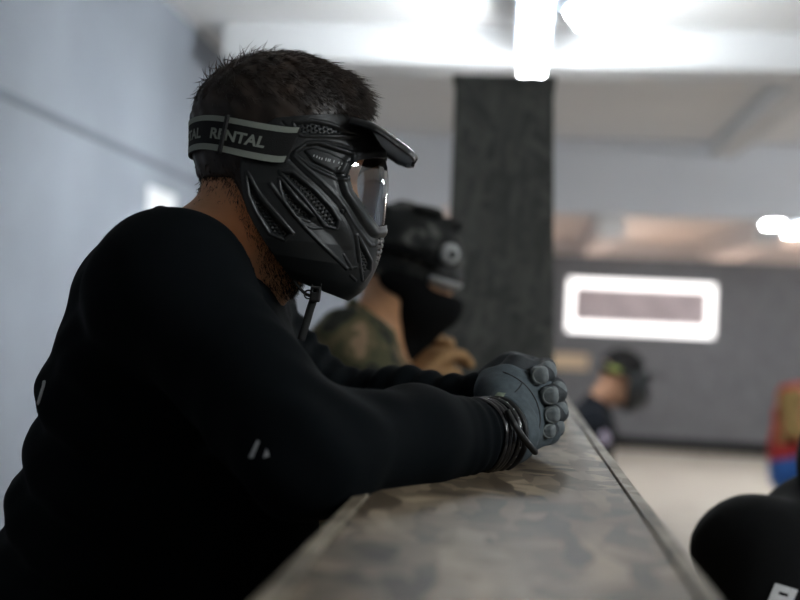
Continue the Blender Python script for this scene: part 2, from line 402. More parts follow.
# counter: a low barricade of flake board and the upright at its far end
t = thing('barricade_wall', ((XL + XR) / 2, 1.0, 0), 'low flake-board barricade with a worn narrow top, running away under the leaning man', 'barricade')
Y0 = -.5
box('top_board', (XL + .014, XR - .014, Y0, YP, ZC - .02, ZC), M['board'], t)
box('side_panel', (XL, XL + .012, Y0, YP, 0, ZC + .0015), M['edge'], t, .001)
box('side_panel', (XR - .012, XR, Y0, YP, 0, ZC + .0015), M['edge'], t, .001)
t = thing('barricade_upright', ((XL + XR) / 2, YP + .15, 0), 'tall dark grey flake-board upright at the far end of the barricade', 'pillar')
pt = on_plane(500, 83, 1, YP)[2]
zt = on_plane(448, 380, 1, YP)
l0 = on_plane(446, 330, 1, YP)[0]; l1 = on_plane(455, 85, 1, YP)[0]; r0 = on_plane(554, 330, 1, YP)[0]; r1 = on_plane(553.5, 85, 1, YP)[0]
zq = on_plane(446, 330, 1, YP)[2]
def lerpz(z, za, xa, zb, xb): return xa + (xb - xa) * (z - za) / (zb - za)
lb, rb = lerpz(0, zq, l0, pt, l1), lerpz(0, zq, r0, pt, r1)
dep = .30
vv = [(lb, YP, 0), (rb, YP, 0), (rb, YP + dep, 0), (lb, YP + dep, 0), (l1, YP, pt), (r1, YP, pt), (r1, YP + dep, pt), (l1, YP + dep, pt)]
ff = [(3, 2, 1, 0), (0, 1, 5, 4), (1, 2, 6, 5), (2, 3, 7, 6), (3, 0, 4, 7)]
o = mesh_obj('panel', vv, ff, M['pillar'], t, False)
box('cap', (l1 - .006, r1 + .006, YP - .004, YP + dep + .006, pt, pt + .018), M['pillar'], t, .002)
# white paper on the left wall, tan board on the partition
a = on_plane(148, 185, 0, WX); b_ = on_plane(176, 185, 0, WX)
o = box('paper_notice', (WX, WX + .003, a[1], b_[1], a[2] - .20, a[2]), M['paper'])
tag(o, 'blank-looking white paper on the blue-grey wall behind the man\'s shoulder', 'paper')
a = on_plane(552, 353, 1, YB - .02); b_ = on_plane(588, 370, 1, YB - .02)
o = box('wooden_board', (a[0] - .2, b_[0], YB - .022, YB, b_[2], a[2]), M['tan'], None, .003)
tag(o, 'small tan wooden board on the grey partition, just right of the upright', 'board')

# lamps
def fluoro(x, y0, y1, z, label, w=.12):
    t = thing('fluorescent_lamp', (x, (y0 + y1) / 2, z + .09), label, 'lamp')
    prof = [(-w / 2, .018), (-w / 2 + .008, .016), (-w * .28, .045), (w * .28, .045), (w / 2 - .008, .016), (w / 2, .018), (w * .33, .07), (-w * .33, .07)]
    V = []; Fc = []
    for y in (y0, y1): V += [(x + p[0], y, z + p[1]) for p in prof]
    k = len(prof)
    for i in range(k): j = (i + 1) % k; Fc.append((i, j, k + j, k + i))
    for s in (0, k): Fc += [(s + 0, s + 1, s + 2, s + 7), (s + 7, s + 2, s + 3, s + 6), (s + 6, s + 3, s + 4, s + 5)]
    mesh_obj('reflector', V, Fc, M['lampmetal'], t, False)
    for s in (-1, 1):
        mesh_obj('tube', *tube_vf([(x + s * .032, y0 + .03, z - .012), (x + s * .032, y1 - .03, z - .012)], .014, 12), M['tube'], t)
    for y in (y0 + .25, y1 - .25):
        mesh_obj('hanger', *tube_vf([(x, y, z + .07), (x, y, CEIL)], .004, 6), M['lampmetal'], t)
    return t
fz = 2.36
a = on_plane(539, 2, 2, fz); b_ = on_plane(530, 74, 2, fz)
print('lamp', a, b_)
lx = (a[0] + b_[0]) / 2
fluoro(lx, a[1] - .15, b_[1], fz, 'bright fluorescent lamp hanging above the dark upright')
a = on_plane(790, 232, 2, 2.14)
print('lamp2', a)
fluoro(a[0], a[1] - 1.3, a[1], 2.14, 'bright fluorescent lamp at the far right beneath the lintel', .10)
fluoro(2.4, 9.6, 11.0, fz, 'added fluorescent lamp high behind the lintel, over the sandy floor')  # added to brighten the far floor
fluoro(2.3, -.6, .8, fz, 'unseen fluorescent lamp added near the camera for soft fill')  # added out of view as soft fill from the camera side
fluoro(4.1, 5.0, 6.4, fz, 'unseen fluorescent lamp added over the open floor in front of the lintel')  # added out of view to brighten the lintel and the right side
# small clip lamp beside the main fixture
t = thing('spot_lamp', toW([C(562, 8, 3.95)])[0], 'small white lit spot lamp on a bracket beside the long lamp', 'lamp')
c0, c1 = C(570, 10, 3.95), C(588, 24, 3.85)
fig_obj('bulb', *tube_vf(spline([c0, (c0 + c1) / 2, c1], 12), np.r_[.008, np.linspace(.018, .03, 9), .026, .012], 14), M['tube'], t)
fig_obj('bracket', *tube_vf([C(548, 12, 4.0), C(560, 5, 3.98), c0], .008, 8), M['lampmetal'], t)
fig_obj('shade', *tube_vf([c0 - (c1 - c0) * .25, c0 + (c1 - c0) * .02], [.012, .02], 14), M['lampmetal'], t)

# ================================================================ THE LEANING MAN
DM = 1.25                              # head midplane
PX = F / DM
man = thing('person', tuple(toW([C(60, 640, 1.27)])[0] * np.array([1, 1, 0])), 'man in black long-sleeved shirt leaning on the counter, gloved hands clasped, masked head in profile', 'person')
def head_skin(p):
    d = ell(p, C(279, 140, DM), (.0955, .074, .086))
    d = smin(d, ell(p, C(306, 178, DM), (.040, .058, .075)), .03)                 # face
    d = smin(d, cone(p, C(285, 215, DM), C(335, 255, DM), .045, .03, (0, 1, 0), 1.35), .03)   # jaw
    d = smin(d, cone(p, C(338, 172, DM), C(350, 202, DM), .009, .012), .018)       # nose
    d = smin(d, cone(p, C(344, 152, DM), C(344, 152, DM), .016, .016, (0, 1, 0), 3.), .02)    # brow
    d = smin(d, ell(p, C(346, 228, DM), (.012, .026, .007)), .012)                 # lips
    for s in (-1, 1): d = smin(d, ell(p, C(333, 174, DM) + [0, s * .031, 0], (.012, .014, .010)), .006)
    return d
def neck0(p): return cone(p, C(262, 195, DM), C(222, 262, 1.262), .060, .064)
def neck(p):
    d = neck0(p)
    return smin(d, cone(p, C(300, 245, DM), C(262, 275, 1.26), .03, .04), .04)
SH_R, EL_R, WR_R = C(170, 288, 1.13), C(305, 455, 1.0), C(505, 433, 1.235)
SH_L, EL_L, WR_L = C(232, 318, 1.42), C(330, 412, 1.45), C(482, 400, 1.345)
def arms(p, sl=0):
    d = cone(p, SH_R, EL_R, .072, .056)
    fa = cone(p, EL_R, (EL_R + WR_R) / 2 + [0, 0, .004], .054, .050); fa = smin(fa, cone(p, (EL_R + WR_R) / 2 + [0, 0, .004], WR_R, .050, .034), .02)
    d = smin(d, fa, .03)
    e = cone(p, SH_L, EL_L, .066, .050); e = smin(e, smin(cone(p, EL_L, (EL_L + WR_L) / 2, .048, .044), cone(p, (EL_L + WR_L) / 2, WR_L, .044, .033), .02), .03)
    return d, e
def torso(p):
    lat = (0, 1, 0)
    A, B, Cc, D = C(172, 318, 1.275), C(154, 400, 1.275), C(130, 500, 1.275), C(86, 640, 1.275)
    d = cone(p, A, B, .112, .116, lat, 1.4); d = smin(d, cone(p, B, Cc, .116, .118, lat, 1.38), .03); d = smin(d, cone(p, Cc, D, .118, .125, lat, 1.35), .03)
    d = smin(d, cone(p, C(225, 400, 1.27), C(215, 640, 1.27), .10, .125, lat, 1.3), .06)
    d = smin(d, cone(p, SH_R + [.0, .01, -.005], SH_L, .066, .064), .05)
    d = smin(d, cone(p, C(205, 258, 1.265), SH_R, .062, .06), .05)
    d = smin(d, cone(p, C(215, 262, 1.265), SH_L, .062, .06), .05)
    return d
pc = C(168, 207, 1.262); pcl = C(275, 288, 1.262); dirl = (pcl - pc); dirl /= np.linalg.norm(dirl); NN = np.cross(dirl, [0, 1, 0]); NN = NN if NN[2] > 0 else -NN
def shirt_core(p):
    d = torso(p); a, e = arms(p)
    d = smin(d, a, .035); return smin(d, e, .035)
axR = (WR_R - EL_R) / np.linalg.norm(WR_R - EL_R); axL = (WR_L - EL_L) / np.linalg.norm(WR_L - EL_L)
def shirt(p):
    d = shirt_core(p)
    # cloth folds: stronger at elbows and low back
    wel = np.exp(-((np.linalg.norm(p - EL_R, axis=1)) / .11) ** 2) + np.exp(-((np.linalg.norm(p - EL_L, axis=1)) / .12) ** 2)
    d = d + folds(p, 38, .0018, .3) * (1 + 1.6 * wel)
    low = sstep(.0, -.12, p[:, 2]) * sstep(-.25, -.33, p[:, 0])
    d = d + low * .0045 * np.sin(95 * (p[:, 2] + .25 * p[:, 0]) + 3 * np.sin(14 * p[:, 1]))
    tr_ = (p - WR_R) @ axR; rr = np.linalg.norm(p - WR_R - tr_[:, None] * axR, axis=1)
    wr = sstep(-.13, -.03, tr_) * (rr < .06)
    d = d + wr * .0022 * np.sin(tr_ * 330 + 2.5 * np.sin(35 * p[:, 2]))
    tl = (p - WR_L) @ axL; rl = np.linalg.norm(p - WR_L - tl[:, None] * axL, axis=1)
    d = d + sstep(-.34, -.1, tl) * (rl < .09) * .0022 * np.sin(tl * 210 + 1.8 * np.sin(30 * p[:, 2]))
    ul = (SH_L + EL_L) / 2; d = d + np.exp(-((np.linalg.norm(p - ul, axis=1)) / .09) ** 2) * .004 * np.sin(((p - SH_L) @ ((EL_L - SH_L) / np.linalg.norm(EL_L - SH_L))) * 260)
    # cuffs end at the wrists, neckline cut
    d = smax(d, np.where(rr < .06, tr_ - .012, -1), .004); d = smax(d, np.where(rl < .06, tl - .016, -1), .004)
    pl = (p - pc) @ NN
    nk = neck0(p)
    d = smax(d, np.where(nk < .05, pl, -1.), .008)
    rib = np.maximum(np.abs(nk - .002) - .0045, np.abs(pl - .002) - .010)
    d = smin(d, rib, .006)
    hem = C(72, 655, 1.275); d = np.maximum(d, (hem[2] - .02) - p[:, 2])
    return d
HIP_R, HIP_L = C(75, 655, 1.18), C(75, 655, 1.37)
def floor_c(px_world_xy):              # point on the floor in figure frame
    return toC([(px_world_xy[0], px_world_xy[1], 0)])[0]
hw_r, hw_l = toW([HIP_R])[0], toW([HIP_L])[0]
AN_R, AN_L = toC([(hw_r[0] - .02, hw_r[1] - .03, .09)])[0], toC([(hw_l[0] - .12, hw_l[1] + .04, .09)])[0]
KN_R, KN_L = (HIP_R + AN_R) / 2 + [.03, 0, .02], (HIP_L + AN_L) / 2 + [.03, 0, .02]
def legs(p, o=0):
    d = cone(p, C(72, 625, 1.275), C(215, 640, 1.275), .118 + o, .12 + o, (0, 1, 0), 1.3)
    for h_, k_, a_ in ((HIP_R, KN_R, AN_R), (HIP_L, KN_L, AN_L)):
        q = smin(cone(p, h_, k_, .092 + o, .062 + o), cone(p, k_, a_, .062 + o, .042 + o), .02); d = smin(d, q, .03)
    return d
def body(p):
    d = smin(head_skin(p), neck(p), .02)
    t_ = smin(shirt_core(p), legs(p), .02) + .014
    return smin(d, t_, .015)
def bounds(pts, m): 
    pts = np.array(pts); return pts.min(0) - m, pts.max(0) + m
lo, hi = bounds([SH_R, EL_R, WR_R, SH_L, EL_L, WR_L, AN_R, AN_L, HIP_R, HIP_L, C(280, 50, DM), C(385, 150, DM)], .16)
bv, bf = sdf_mesh(body, lo, hi, .0065)
fig_obj('body', bv, bf, M['skin'], man)
lo2 = lo.copy(); lo2[2] = C(72, 655, 1.275)[2] - .08
sv, sf = sdf_mesh(shirt, lo2, hi, .0042)
shirt_o = fig_obj('shirt', sv, sf, M['shirt'], man); sb = bvh_of(sv, sf)
lo3 = lo.copy(); hi3 = C(300, 600, 1.5); hi3[1] = hi[1]
sdf_obj('trousers', lambda p: np.maximum(legs(p, .008) + folds(p, 20, .003), p[:, 2] - C(72, 625, 1.275)[2]), lo3, hi3, .01, M['trousers'], man)
for a_ in (AN_R, AN_L):
    f0 = a_ + [0, 0, -.055]; sdf_obj('shoe', lambda p: np.maximum(smin(cone(p, f0 + [-.05, 0, 0.005], f0 + [.16, 0, -.008], .042, .034), cone(p, f0, a_ + [0, 0, .03], .046, .05), .03), (toC([(0, 0, 0)])[0][2] + .0) * 0 - p[:, 2] + (f0[2] - .036)), f0 - .2, f0 + .27, .01, M['rubber'], man)
# fragments of white lettering on chest and back of the shirt
def decal(name, polys, bvh, off, material, parent, label=None, n=10):
    V = []; Fc = []
    for poly in polys:
        poly = np.asarray(poly, float); k = len(poly); grid = []
        for u in np.linspace(0, 1, n):
            row = []
            for v in np.linspace(0, 1, n):
                if k == 4: q = (1 - u) * ((1 - v) * poly[0] + v * poly[1]) + u * ((1 - v) * poly[3] + v * poly[2])
                else: q = (1 - u) * poly[0] + u * ((1 - v) * poly[1] + v * poly[2])
                row.append(q)
            grid.append(row)
        o = len(V); good = True; pts = []
        for row in grid:
            for q in row:
                h, nn = cast(bvh, *q)
                if h is None: good = False; break
                pts.append(h + (-h / np.linalg.norm(h)) * off)
            if not good: break
        if not good: print('decal miss', name); continue
        V += pts
        for i in range(n - 1):
            for j in range(n - 1): Fc.append((o + i * n + j, o + i * n + j + 1, o + (i + 1) * n + j + 1, o + (i + 1) * n + j))
    ob = fig_obj(name, V, Fc, material, parent)
    if label: ob['label'] = label
    return ob
decal('print', [[(257, 440), (259.5, 441.5), (253, 458), (248.5, 457.5)], [(266.5, 448.5), (269.5, 456), (263, 458)]], sb, .0012, M['white_print'], shirt_o, 'white lettering fragments on the chest')
# back print sits on the turned-away side: build it from the surface just inside the outline
bp_ = []
for q in ((44.5, 381), (44, 386), (42.5, 391), (41, 396), (39.5, 401), (38, 405)):
    for dx in (0, 1.5, 3, 5, 7, 10):
        h, nn = cast(sb, q[0] + dx, q[1])
        if h is not None: bp_.append(h); break
if len(bp_) > 3:
    fig_obj('print', *tube_vf(spline(bp_, 20), np.r_[.0008, np.full(18, .0022), .0008], 8), M['white_print'], shirt_o)

# ---- hair
reg = [(150, 176), (240, 184), (268, 238), (296, 240), (303, 134), (330, 130), (350, 122), (366, 113), (400, 112), (400, 0), (150, 0)]
def hairth(p):
    q = np.stack([400 + p[:, 0] * PX, 300 - p[:, 2] * PX], 1)
    up = sstep(150, 75, q[:, 1]); fr = sstep(330, 370, q[:, 0]); return .0035 + .0085 * up + .004 * fr, q
def haircap(p):
    th, q = hairth(p); d = smin(head_skin(p), neck(p), .02) - th
    d = d + .0012 * np.sin(230 * p[:, 0] + 3 * np.sin(90 * p[:, 2])) * np.sin(210 * p[:, 1] + 40 * p[:, 2])
    return smax(d, poly_sd(q, reg) / PX, .006)
hl, hh = bounds([C(185, 40, DM), C(385, 245, DM)], .01); hl[1] = DM - .12; hh[1] = DM + .12
hv, hf = sdf_mesh(haircap, hl, hh, .003)
hair_o = fig_obj('hair', hv, hf, M['hair'], man)
def strands(n, base, normals, comb, length, wid, jit, mt, name, parent, lift=.55):
    V = []; Fc = []
    for i in range(n):
        b = base[i]; nn = normals[i]; c = comb[i]; L = length[i]
        d = nn * lift + c + RNG.normal(0, jit, 3); d /= np.linalg.norm(d); d2 = d * .6 + c * .8 + RNG.normal(0, jit, 3); d2 /= np.linalg.norm(d2)
        p0 = b - nn * .002; p1 = p0 + d * L * .5; p2 = p1 + d2 * L * .5
        s = np.cross(d, nn); s /= np.linalg.norm(s) + 1e-9; s2 = np.cross(d, s); w = wid * RNG.uniform(.7, 1.3); o = len(V)
        for p, ww in ((p0, w), (p1, w * .75)):
            V += [p + s * ww, p - s * ww * .5 + s2 * ww * .87, p - s * ww * .5 - s2 * ww * .87]
        V.append(p2)
        for k in range(3):
            l = (k + 1) % 3; Fc += [(o + k, o + l, o + 3 + l, o + 3 + k), (o + 3 + k, o + 3 + l, o + 6)]
    return fig_obj(name, V, Fc, mt, parent, True)
def vnormals(v, f):
    n = np.zeros_like(v); fn = np.cross(v[f[:, 1]] - v[f[:, 0]], v[f[:, 2]] - v[f[:, 0]])
    for k in range(f.shape[1]): np.add.at(n, f[:, k], fn)
    return n / (np.linalg.norm(n, axis=1)[:, None] + 1e-12)
hn = vnormals(hv, hf); hq = np.stack([400 + hv[:, 0] * PX, 300 - hv[:, 2] * PX], 1)
outside = (hn * (hv - C(276, 140, DM))).sum(1) > 0
cand = np.nonzero(outside & (hq[:, 1] < 190) & ~((hq[:, 1] > 112) & (hq[:, 1] < 165) & (hq[:, 0] < 300)) & (poly_sd(hq, reg) < 0))[0]
pick = RNG.choice(cand, 13000); pb = hv[pick] + RNG.normal(0, .001, (len(pick), 3)); pn = hn[pick]; pq = hq[pick]
fwd = sstep(200, 330, pq[:, 0]); upw = sstep(140, 70, pq[:, 1])
comb = np.stack([.35 + .5 * fwd, RNG.normal(0, .12, len(pick)), -.75 + .45 * upw - .25 * fwd], 1)
cl = upw[:, None] * np.stack([np.sin(pb[:, 2] * 420 + 3 * np.sin(pb[:, 1] * 170)), np.sin(pb[:, 0] * 390 + 2 * np.sin(pb[:, 2] * 210)), np.sin(pb[:, 0] * 330 + pb[:, 1] * 360)], 1)
comb = comb + .28 * cl
ln = (.006 + .014 * upw + .009 * sstep(320, 365, pq[:, 0]) * upw) * RNG.uniform(.6, 1.3, len(pick))
o = strands(len(pick), pb, pn, comb, ln, .00046, .14, M['hair'], 'hair_strands', hair_o, .32)
# nape and jaw stubble
def skinv(lo, hi, h): 
    v, f = sdf_mesh(lambda p: smin(head_skin(p), neck(p), .02), lo, hi, h); return v, vnormals(v, f)
nv, nn_ = skinv(*bounds([C(185, 175, DM), C(320, 300, DM)], .01 + np.array([0, .1, 0])), .004)
nq = np.stack([400 + nv[:, 0] * PX, 300 - nv[:, 2] * PX], 1)
wt = np.where((nq[:, 1] > 176), np.exp(-np.clip(nq[:, 1] - 184, 0, 99) / 8.) * (nq[:, 0] < 262), 0) + 1.5 * sstep(8, -6, poly_sd(nq, [(238, 190), (254, 226), (263, 248), (264, 285), (300, 300), (300, 190)]))
wt = wt * (RNG.random(len(nv)) < 2); pr = wt / wt.sum(); pk = RNG.choice(len(nv), 8000, p=pr)
cb = np.tile([.15, 0, -.8], (len(pk), 1)); strands(len(pk), nv[pk] + RNG.normal(0, .0012, (len(pk), 3)), nn_[pk], cb, RNG.uniform(.004, .009, len(pk)), .00034, .3, M['stubble'], 'beard', man)

# ---- gloves: right fist inside the left hand
Lr = np.array([.73, .66, .17]); Lr /= np.linalg.norm(Lr)
Br = np.array([-.2, .0, 1.0])
R3 = frame3(Lr, Br)                     # x length, y breadth(up), z thickness
cR = C(524, 412, 1.275)
def glove_r(p):
    d = rbox(p, cR, (.046, .046, .021), R3, .019)
    d = smin(d, cone(p, C(497, 428, 1.232), C(515, 418, 1.258), .033, .034, R3[:, 2], .75), .02)       # heel of the hand
    d = smin(d, cone(p, C(491, 388, 1.268), C(505, 378, 1.275), .016, .015), .02); d = smin(d, cone(p, C(487, 398, 1.275), C(488, 378, 1.285), .011, .010), .018)                     # thumb root
    k = [C(549, y, 1.312) for y in (382, 396, 410, 422)]
    for i, y in enumerate((382, 396, 410, 422)):
        a, b = C(545, y, 1.318), C(548, y, 1.335); d = smin(d, cone(p, k[i] + [-.006, .0, 0], a, .013, .012), .010); d = smin(d, cone(p, a, C(522, y, 1.34), .0115, .010), .004)
    # stretched creases over the back of the hand
    s = (p - cR) @ R3; g = np.exp(-((s[:, 0] - .012) / .02) ** 2) * (s[:, 2] < .01)
    d = d + .0012 * np.sin(s[:, 1] * 250 + 60 * s[:, 0]) * g * sstep(.02, -.03, s[:, 1])
    d = d + .0016 * np.exp(-((s[:, 0] - .030 + .25 * np.abs(s[:, 1])) / .0022) ** 2)                   # curved seam
    return d + folds(p, 90, .0005, 1.)
gl_lo, gl_hi = bounds([C(478, 350, 1.2), C(575, 465, 1.4)], .02)
fR = sdf_obj('glove', glove_r, gl_lo, gl_hi, .0019, M['glove'], man); fR['label'] = 'slate grey glove of the near hand'
# thumb of the near hand lying over the top
def thumb_r(p):
    d = cone(p, C(496, 382, 1.275), C(516, 368, 1.29), .015, .0145); return smin(d, cone(p, C(516, 368, 1.29), C(536, 371, 1.30), .0145, .012), .008) + folds(p, 110, .0005)
sdf_obj('thumb', thumb_r, *bounds([C(490, 380, 1.27), C(545, 365, 1.31)], .03), .0018, M['glove_dark'], fR)
def cuff_r(p):
    t_ = (p - C(505, 430, 1.238)) @ axR; q = p - C(505, 430, 1.238) - t_[:, None] * axR
    r_ = np.linalg.norm(q, axis=1) - .0365; return smax(np.abs(r_) - .003, np.abs(t_) - .012, .003)
sdf_obj('cuff', cuff_r, *bounds([C(500, 430, 1.238)], .06), .0018, M['glove'], fR)
decal('tab', [[(491, 399), (498, 392), (506, 393), (502, 399)]], bvh_of(*sdf_mesh(glove_r, gl_lo, gl_hi, .003)), .0022, M['seam'], fR, 'pale green tab on the back of the glove')
gb = bvh_of(*sdf_mesh(glove_r, gl_lo, gl_hi, .003))
for path, r_ in (([(503, 372), (514, 377), (526, 386), (536, 401), (540, 420), (536, 440), (529, 454)], .0009), ([(522, 383), (519, 388), (515, 392)], .0007), ([(524, 408), (528, 416), (531, 428)], .0006), ([(520, 412), (525, 422), (528, 434)], .0006), ([(529, 406), (533, 415), (535, 426)], .0006)):
    pts = []
    for q_ in spline(path, 30):
        h_, n_ = cast(gb, *q_)
        if h_ is not None: pts.append(h_ + n_ * .0001 if n_[1] < 0 else h_ - n_ * .0001)
    if len(pts) > 20: fig_obj('seam_crease_line', *tube_vf(pts, r_, 6), M['cord'], fR)  # dark lines draw the seam and stand for shade in the creases
def palm_l(p):
    d = cone(p, C(486, 392, 1.345), C(510, 376, 1.345), .027, .026, (.5, .8, 0), .8)
    d = smin(d, cone(p, C(510, 376, 1.345), C(531, 371, 1.35), .024, .017), .02)
    d = smin(d, cone(p, C(505, 405, 1.36), C(528, 410, 1.365), .03, .030, (0, 0, 1), 1.4), .02)
    return d + folds(p, 75, .0012, 2.)
fL = None
def fingers(p):
    d = None
    for i, (x, y, r) in enumerate(FING):
        m_, a, b, c_ = C(x - 12, y - 1, 1.352), C(x + 1, y - 2, 1.325), C(x + 1.5, y + 2, 1.292), C(x - 7, y + 4, 1.268)
        q = smin(smin(cone(p, m_, a, r * 1.05, r), cone(p, a, b, r, r * .97), .004), cone(p, b, c_, r * .96, r * .82), .004)
        d = q if d is None else np.minimum(d, q)
    return d + folds(p, 120, .0004, .7)
FING = ((544, 371, .0128), (554, 391, .0130), (556, 410, .0122), (553, 426, .0108))
fL = sdf_obj('glove', lambda p: smin(palm_l(p), fingers(p), .004), *bounds([C(478, 350, 1.25), C(575, 465, 1.42)], .03), .0019, M['glove_dark'], man); fL['label'] = 'dark glove of the far hand'
for (x, y, r) in FING:
    b = C(x + 1.5, y, 1.292); R_ = frame3((.5, -.85, .1), (0, .1, 1))
    o = sdf_obj('knuckle_pad', lambda p: ell(p, b + [.002, -.006, 0], (.0075, r * .93, r * .92), R_) + folds(p, 150, .0003), b - .03, b + .03, .0013, M['pad'], fL)
    o2 = C(x - 6, y + 4, 1.268); sdf_obj('finger_pad', lambda p: rbox(p, o2 + [.001, -.004, 0], (r * .8, .010, r * .78), frame3((1, -.2, .05), (0, 1, .1)), .0066), o2 - .03, o2 + .03, .0013, M['pad'], fL)

# ---- bracelets
for (x, y, r) in FING:
    o2 = C(x - 6, y + 4, 1.268) + np.array([.001, -.0115, 0]); fig_obj('pad_rim', *tube_vf([o2 + r * .66 * np.array([math.cos(a) * .98, .12 * math.cos(a), math.sin(a)]) for a in np.linspace(0, 2 * math.pi, 28, endpoint=False)], .0012, 6, True), M['rim'], fL)
def ring(c, ax, r, rt, seg=64, wob=0.0):
    R_ = frame3(ax, (0, 0, 1)); a = np.linspace(0, 2 * math.pi, seg, endpoint=False)
    return [c + r * (math.cos(t) * R_[:, 1] + math.sin(t) * R_[:, 2]) + ax * wob * math.sin(2 * t) for t in a]
for i, (f_, rr, rt, mt, lb) in enumerate(((-.054, .0395, .0030, 'bangle', None), (-.046, .0390, .0032, 'bangle', None), (-.038, .0384, .0030, 'bangle', None), (-.028, .0386, .0036, 'silver', 'studded silver bracelet'))):
    c = WR_R + axR * f_ + np.array([0, 0, .0]); pts = ring(c, axR, rr, rt, 72, .002)
    o = fig_obj('bracelet', *tube_vf(pts, rt, 8, True), M['bangle' if i == 3 else mt], man)
    if lb: o['label'] = lb
    if i == 3:
        for k, q in enumerate(pts[::3]):
            qd = q + (q - c) / np.linalg.norm(q - c) * .0026
            fig_obj('stud', *tube_vf([qd - (q - c) / rr * .0015, qd, qd + (q - c) / rr * .0012], [.0018, .0017, .0008], 6), M['silver'], o)
fig_obj('bracelet', *tube_vf(ring(WR_R + axR * -.016, axR, .0385, .003, 64), .0036, 8, True), M['cord'], man)['label'] = 'black cord bracelet with a loose end'
fig_obj('cord_end', *tube_vf(spline([C(507, 411, 1.178), C(515, 425, 1.17), C(525, 440, 1.175), C(536, 453, 1.195)], 24), np.r_[np.full(21, .0036), .0040, .0038, .0025], 8), M['cord'], man)

# ================================================================ PAINTBALL MASK of the leaning man
hw = toW([C(300, 190, DM)])[0]
mask = thing('paintball_mask', tuple(hw), 'black full-face paintball mask with peak, vents and clear lens worn by the leaning man', 'mask')
T, TH = 330, 230
frontp = [(360, 121), (371, 132), (381, 148), (387.5, 163), (389.5, 180), (388.5, 200), (386, 222), (383, 242), (376, 266), (364, 288), (348, 300)]
backp = [(276, 118), (268, 124), (258, 134), (247, 146), (240.5, 162), (240.5, 182), (245, 204), (255, 226), (270, 249), (289, 274), (300, 281)]
wsp = [.079, .081, .084, .087, .089, .089, .087, .084, .078, .066, .052]
fp = spline(frontp, T); bpx = spline(backp, T); wv = np.interp(np.linspace(0, 1, T), np.linspace(0, 1, len(wsp)), wsp)
Fm = np.stack([(fp[:, 0] - 400) / F * DM, np.full(T, DM), -(fp[:, 1] - 300) / F * DM], 1)
db = DM - wv; Bm = np.stack([(bpx[:, 0] - 400) / F * db, np.full(T, DM), -(bpx[:, 1] - 300) / F * db], 1)
th = np.linspace(0, math.pi / 2, TH)
half = Bm[:, None] + (Fm - Bm)[:, None] * (np.cos(th) ** .92)[None, :, None]; half[:, :, 1] = DM - wv[:, None] * (np.sin(th) ** .9)[None, :]
gt, gh = np.gradient(half, axis=0), np.gradient(half, axis=1)
nor = np.cross(gt, gh); nor /= np.linalg.norm(nor, axis=2)[:, :, None] + 1e-12
if (nor[T // 2, TH // 2] @ np.array([.3, -1, 0])) < 0: nor = -nor
nor[:, 0] = [(1, 0, 0)] * T if False else nor[:, 1]
q = proj(half.reshape(-1, 3))
LENS = [(347.5, 174), (351, 165), (357, 160), (373, 157.5), (400, 158), (400, 221), (384, 226), (377.5, 227), (369, 216), (361, 203), (352, 190)]
V_A = [(294, 123), (313, 121.5), (330, 125), (356, 135.5), (303, 135.5), (296, 131)]
PLATE = [(305, 151), (311, 148.5), (328, 153), (345, 161), (347.5, 165), (343, 173), (337, 173), (313, 161)]
PLATE_O = [(296, 153), (306, 145), (318, 144), (352, 155), (352, 164), (346, 178), (338, 178), (312, 166)]
V_B = [(280, 172), (292, 173), (313, 190), (330, 208), (338, 221), (336, 227.5), (327, 225.5), (316, 213), (303, 195)]
V_C = [(280, 179), (296, 200), (314, 217), (309, 220.5), (296, 216), (285, 200), (281, 190)]
V_D = [(247, 174), (259, 198), (275, 217), (291, 234), (284, 239), (270, 233), (257, 212), (249, 195)]
V_F = [(357, 236), (369.5, 261), (369, 270), (362.5, 279), (361, 267), (359, 250)]
D = np.zeros(len(q))
def vent(poly, depth, per, ang, ratio=1.0):
    global D
    sd = poly_sd(q, poly); D = D + .0009 * np.exp(-((sd - 1.0) / 1.0) ** 2) - depth * sstep(.3, -1.6, sd)
    ca, sa = math.cos(ang), math.sin(ang); u = q[:, 0] * ca + q[:, 1] * sa; v = -q[:, 0] * sa + q[:, 1] * ca
    row = np.floor(v / (per * ratio)); pat = np.maximum(np.cos(2 * math.pi * (u / per + .5 * row)), np.cos(2 * math.pi * v / (per * ratio)))
    D = D - .0026 * sstep(.55, .1, pat) * sstep(-1.2, -2.2, sd)
vent(V_A, .0020, 5.0, .5, .75); vent(V_B, .0028, 4.6, .85, .8); vent(V_C, .0030, 4.6, .85, .8); vent(V_D, .0030, 4.4, 1.0, .8); vent(V_F, .0020, 3.6, 1.1, .9)
# panel steps and ridges
sdp = poly_sd(q, PLATE_O); D += -.0022 * sstep(1.0, -1.5, sdp) + .0012 * np.exp(-((sdp - 1.5) / 1.4) ** 2)
sdp = poly_sd(q, PLATE); D += .0022 * sstep(.8, -1.0, sdp)
RA = .55
for ln_, a_, w_ in (([(270, 184), (283, 201), (300, 222), (318, 241), (340, 262), (346, 268)], .0030, 1.6), ([(293, 156), (308, 170), (326, 186), (342, 204), (357, 228), (371, 246), (377, 240)], .0018, 1.8),
                    ([(346, 268), (356, 267)], .0014, 1.0), ([(344, 255), (351, 268)], .0016, 1.0), ([(350, 275), (355, 280)], .0016, 1.0), ([(303, 224), (312, 228), (322, 228)], .0018, 1.0), ([(249, 176), (262, 197), (280, 218), (293, 233)], .0018, 1.2),
                    ([(281, 174), (298, 192), (315, 212), (324, 226)], .0022, 1.4)):
    D += a_ * RA * np.exp(-(line_d(q, spline(ln_, 24)) / (w_ * .8)) ** 2)
